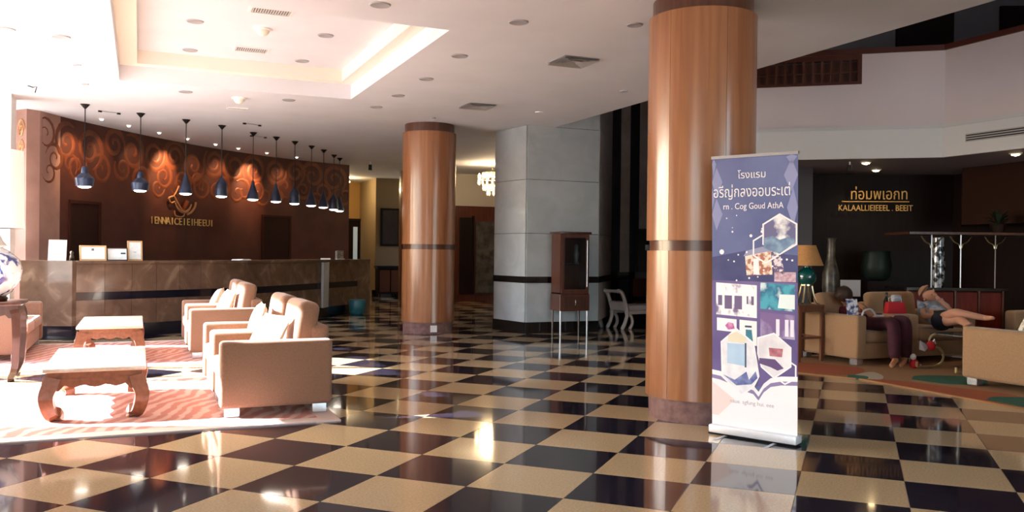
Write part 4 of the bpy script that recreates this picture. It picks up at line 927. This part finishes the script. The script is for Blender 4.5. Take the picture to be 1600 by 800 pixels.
t = thing('potted_foliage', 'dark leafy plant sitting on the right end of the bar canopy', 'plant', (11.85, 9.02, 1.735))
MB().lathe([(0, 0), (.09, 0), (.12, .14), (0, .14)], 12).build('pot', vdk_wood, t, smooth='auto')
rs2 = random.Random(5)
for k in range(26):
    a = rs2.uniform(0, 6.28); e = rs2.uniform(.1, 1.3); L_ = rs2.uniform(.16, .34); w = .04
    d = Vector((cos(a)*cos(e), sin(a)*cos(e), sin(e))); s_ = Vector((-sin(a), cos(a), 0))
    p0 = Vector((0, 0, .14)); p1_ = p0+d*L_*.55; p2 = p0+d*L_-Vector((0, 0, .04))
    MB().add([p0-s_*.008, p0+s_*.008, p1_+s_*w, p1_-s_*w, p2], [(0, 1, 2, 3), (3, 2, 4)]).build('leaf', mat('dark green leaf', '1C2A1A', .4), t)
# sign on the back wall
ls = thing('lounge_sign', 'gold lettering in two lines over a thin rule on the dark lounge wall', 'sign', (12.0, 11.55, 0), math.atan2(10.95-12.18, 13.24-11.17))
text('ท่อมพเอกท', 'lettering', .27, gold, ls, (.06, -.06, 2.46), ext=.008, sx=.8)
MB().box(-.57, .57, -.065, -.055, 2.33, 2.345).build('rule', gold, ls)
text('KALAALLIEIEEEL . BEEIT', 'lettering', .15, gold, ls, (.0, -.06, 2.22), ext=.006, sx=.82)
for (x, y), e in (((10.324, 10.116), 25), ((11.35, 10.9), 15), ((11.181, 8.258), 25)):
    nm = {10.324: 'lit round spotlight in the lounge ceiling nearest the balcony edge', 11.35: 'lit round spotlight in the lounge ceiling in front of the sign', 11.181: 'lit round spotlight in the lounge ceiling at the right edge'}[x]
    t = thing('lounge_downlight', nm, 'downlight', (x, y, 2.83), 0, 'lit lounge downlights')
    MB().lathe([(.06, -.02), (.085, -.012), (.085, 0), (.06, 0)], 18).build('ring', white_pl, t, smooth='auto'); MB().lathe([(0, -.045), (.05, -.03), (.06, 0), (0, 0)], 16).build('lens', warm_glow, t, smooth='auto')
    spot('lamp_light', t, (0, 0, -.06), (.25, .3, -1) if x == 11.35 else (0, 0, -1), e, (1, .74, .45), 120, .7)
t = thing('small_camera', 'small black ceiling camera beside the first lounge spotlight', 'camera', (10.1, 10.22, 2.83)); MB().tube([(0, 0, 0), (0, 0, -.05)], .012, 6).build('stem', white_pl, t); MB().lathe([(0, -.14), (.035, -.14), (.035, -.05), (0, -.05)], 12).build('body', black_m, t, smooth='auto')
t = thing('air_grille', 'long slim dark linear air grille on the balcony fascia', 'vent', (10.55, 8.12, 3.03))
MB().box(-.012, 0, -.62, .42, -.055, .055).build('frame', dgrey, t)
for z in (-.032, 0, .032): MB().box(-.02, -.012, -.60, .40, z-.008, z+.006).build('slot', black_m, t)

# ------------------------------------------------------------------ people
def body(name, joints, edges, m, parent, root=0, sub=2, mats=None):
    me = bpy.data.meshes.new(name); me.from_pydata([j[0] for j in joints], edges, []); me.update()
    o = bpy.data.objects.new(name, me); COL.objects.link(o)
    md = o.modifiers.new('skin', 'SKIN'); md.use_smooth_shade = True
    for k, j in enumerate(joints):
        sv = me.skin_vertices[0].data[k]; r = j[1]; sv.radius = (r, r) if not hasattr(r, '__len__') else r; sv.use_root = (k == root)
    s = o.modifiers.new('sub', 'SUBSURF'); s.levels = s.render_levels = sub
    dg = bpy.context.evaluated_depsgraph_get(); ev = o.evaluated_get(dg)
    me2 = bpy.data.meshes.new_from_object(ev); o.modifiers.clear(); o.data = me2; bpy.data.meshes.remove(me)
    me2.materials.clear(); me2.materials.append(m); me2.shade_smooth()
    o.parent = parent; return o
def lerp(a, b, f): return tuple(Vector(a).lerp(Vector(b), f))
def figure(J, base, label, skin_m, cloth, hair_m, face, leg_m=None, bare_leg=False, short=.5, hair_full=True, foot_m=None):
    V = {k: Vector(v)-Vector(base) for k, v in J.items()}
    t = thing('person', label, 'person', base)
    jt = []; ed = []; ix = {}
    def j(k, p, r): ix[k] = len(jt); jt.append((tuple(p), r)); return ix[k]
    def e(a, b): ed.append((ix[a], ix[b]))
    j('pelvis', V['pelvis'], .125); j('belly', V['belly'], .12); e('pelvis', 'belly'); j('chest', V['chest'], .13); e('belly', 'chest')
    up_ = (V['head']-V['neck']).normalized()
    j('neck', V['neck'], .058); e('chest', 'neck'); j('jaw', V['neck'].lerp(V['head'], .6)+face*.015, .062); e('neck', 'jaw'); j('head', V['head'], .097); e('jaw', 'head'); j('brow', V['head'].lerp(V['crown'], .45), .1); e('head', 'brow'); j('crown', V['crown']-up_*.03, .06); e('brow', 'crown')
    for s in 'LR':
        j('sh'+s, V['sh'+s], .062); e('chest', 'sh'+s); j('el'+s, V['el'+s], .042); e('sh'+s, 'el'+s)
        w = V['el'+s].lerp(V['ha'+s], .86); j('wr'+s, w, .028); e('el'+s, 'wr'+s); j('pa'+s, V['ha'+s], (.042, .022)); e('wr'+s, 'pa'+s)
        d = (V['ha'+s]-V['el'+s]).normalized(); sd = d.cross(Vector((0, 0, 1))); sd = sd.normalized() if sd.length > .1 else Vector((1, 0, 0)); cu = d.cross(sd)
        for q, (off, ln) in enumerate(((-.03, .05), (-.01, .065), (.012, .06), (.03, .045))):
            a = V['ha'+s]+d*.035+sd*off; j('f%d%s' % (q, s), a+d*ln*.5, .0095); e('pa'+s, 'f%d%s' % (q, s)); j('g%d%s' % (q, s), a+d*ln+cu*.018, .008); e('f%d%s' % (q, s), 'g%d%s' % (q, s))
        j('th'+s, V['ha'+s]-d*.01+sd*-.05+cu*.012, .011); e('pa'+s, 'th'+s); j('tt'+s, V['ha'+s]+d*.025+sd*-.058+cu*.02, .009); e('th'+s, 'tt'+s)
    for s in 'AB':
        j('hip'+s, V['hip'+s], .095); e('pelvis', 'hip'+s); j('kn'+s, V['kn'+s], .06); e('hip'+s, 'kn'+s)
        j('cf'+s, V['kn'+s].lerp(V['an'+s], .35), .052); e('kn'+s, 'cf'+s); j('an'+s, V['an'+s], .036); e('cf'+s, 'an'+s); j('to'+s, V['to'+s], (.034, .024)); e('an'+s, 'to'+s)
    body('body', jt, ed, skin_m, t)
    # clothing follows the body
    top = [(tuple(V['pelvis']), .145), (tuple(V['belly']), .14), (tuple(V['chest']), .168), (tuple(V['chest'].lerp(V['neck'], .72)), .075)]
    te = [(0, 1), (1, 2), (2, 3)]
    for s in 'LR':
        k = len(top); top += [(tuple(V['sh'+s]), .086), (tuple(V['sh'+s].lerp(V['el'+s], .6 if bare_leg else .8)), .058)]; te += [(2, k), (k, k+1)]
    body('shirt', top, te, cloth, t)
    lg = [(tuple(V['pelvis']), .142)]; le = []
    for s in 'AB':
        k = len(lg); lg.append((tuple(V['hip'+s]), .115)); le.append((0, k)); lg.append((tuple(V['hip'+s].lerp(V['kn'+s], short)), .088)); le.append((k, k+1))
        if not bare_leg:
            lg += [(tuple(V['kn'+s]), .088), (tuple(V['kn'+s].lerp(V['an'+s], .5)), .085), (tuple(V['an'+s]), .078)]; le += [(k+1, k+2), (k+2, k+3), (k+3, k+4)]
    body('shorts' if bare_leg else 'skirt', lg, le, leg_m, t)
    # face and hair
    f = face.normalized(); side = f.cross(up_).normalized(); upv = side.cross(f).normalized(); H = V['head'].lerp(V['crown'], .25)
    dark = mat('eye', '1C1412', .3)
    for s in (-1, 1):
        MB().lathe([(0, -.011), (.009, -.006), (.011, 0), (.009, .006), (0, .011)], 10, tuple(H+f*.093+side*s*.032+upv*.005)).build('eye', dark, t, smooth=True)
        MB().lathe([(0, -.025), (.012, -.012), (.014, .008), (0, .022)], 8, tuple(H+side*s*.1-f*.005-upv*.01)).build('ear', skin_m, t, smooth=True)
    MB().tube([H+f*.094+upv*.005, H+f*.116-upv*.027, H+f*.095-upv*.037], [.008, .013, .008], 6).build('nose', skin_m, t, smooth=True)
    MB().tube([H+f*.084+side*.026-upv*.066, H+f*.094-upv*.064, H+f*.084-side*.024-upv*.062], .006, 6).build('mouth', mat('lips', '8A4A42', .5), t)
    # hair: a cap over the skull, open at the face
    mb = MB(); n, mm = 20, 9; rr = .117; C_ = H+upv*.012-f*.012; ax = (upv-f*(.35 if hair_full else .75)).normalized(); s1 = side; s2 = ax.cross(s1)
    vs = []; span = R(108 if hair_full else 62)
    for a in range(mm+1):
        for b in range(n):
            th = span*a/mm; ph = 2*PI*b/n; w = 1+.03*sin(ph*5+a)
            vs.append(C_+(ax*cos(th)+(s1*cos(ph)+s2*sin(ph))*sin(th)*.95)*rr*w)
    fs = [(a*n+b, (a+1)*n+b, (a+1)*n+(b+1) % n, a*n+(b+1) % n) for a in range(mm) for b in range(n)]
    mb.add(vs, fs).build('hair', hair_m, t, smooth=True)
    if foot_m:
        for s in 'AB': body('sandal', [(tuple(V['an'+s]+Vector((0, 0, -.03))), .04), (tuple(V['to'+s]+Vector((0, 0, -.01))), .042)], [(0, 1)], foot_m, t, sub=1)
    return t
MAN = dict( pelvis=(9.552, 8.075, 0.553), belly=(9.640, 8.200, 0.601), chest=(9.762, 8.365, 0.664), neck=(9.847, 8.470, 0.742), head=(9.771, 8.437, 0.848), crown=(9.747, 8.448, 0.934), shL=(9.670, 8.459, 0.702), elL=(9.494, 8.263, 0.591), haL=(9.403, 7.921, 0.625), shR=(10.000, 8.426, 0.717), elR=(9.810, 8.126, 0.653), haR=(9.712, 8.245, 0.825), hipA=(9.505, 7.986, 0.569), knA=(9.335, 7.678, 0.684), anA=(9.552, 7.421, 0.627), toA=(9.509, 7.276, 0.639), hipB=(9.431, 7.963, 0.548), knB=(9.388, 7.655, 0.597), anB=(9.130, 7.277, 0.547), toB=(8.894, 7.182, 0.553) )
SIT = dict( pelvis=(8.660, 8.460, 0.492), belly=(8.683, 8.559, 0.551), chest=(8.712, 8.710, 0.615), neck=(8.678, 8.779, 0.714), head=(8.562, 8.720, 0.829), crown=(8.537, 8.730, 0.930), shL=(8.630, 8.854, 0.624), elL=(8.590, 8.490, 0.558), haL=(8.695, 8.118, 0.616), shR=(8.719, 8.652, 0.662), elR=(8.673, 8.345, 0.576), haR=(8.420, 8.291, 0.739), hipA=(8.659, 8.351, 0.493), knA=(8.773, 7.921, 0.574), anA=(8.649, 7.811, 0.105), toA=(8.478, 7.721, 0.045), hipB=(8.575, 8.333, 0.488), knB=(8.554, 7.906, 0.556), anB=(8.461, 7.783, 0.108), toB=(8.291, 7.693, 0.048) )
figure(SIT, (8.66, 8.46, 0), 'person in maroon clothes slumped in the lounge armchair, dark hair, looking down', mat('tan skin', 'B57F5E', .55), mat('maroon blouse', '5E1A26', .8, col2='6E2430', scale=20),
       mat('dark brown hair', '2A1912', .6, col2='3A2418', scale=40), Vector((.75, -.5, -.35)), mat('maroon skirt cloth', '35101C', .85, col2='421624', scale=10, bump=.2, bscale=30), False, .6, True)
figure(MAN, (9.55, 8.08, 0), 'man in grey-blue plaid shirt and dark shorts reclining with one hand at his head', mat('pinkish skin', 'C08A70', .55), mat('grey blue plaid cloth', '7F8FA6', .8, col2='A9B0B8', scale=14, kind='checker'),
       mat('thin grey blond hair', 'A0785F', .7), Vector((-.1, -.9, .15)), mat('dark navy cloth', '15151E', .85), True, .45, False)
t = thing('scarf_strap', 'pale strap with white trim lying along the armchair arm beside the person in maroon', 'strap', (8.25, 8.12, .62))
MB().tube(smooth_path([(0, 0, .0), (.04, .0, .07), (.14, .0, .09), (.2, 0, .05), (.26, .02, .01), (.4, .04, .0)], 4), .012, 6).build('strap', gy, t)
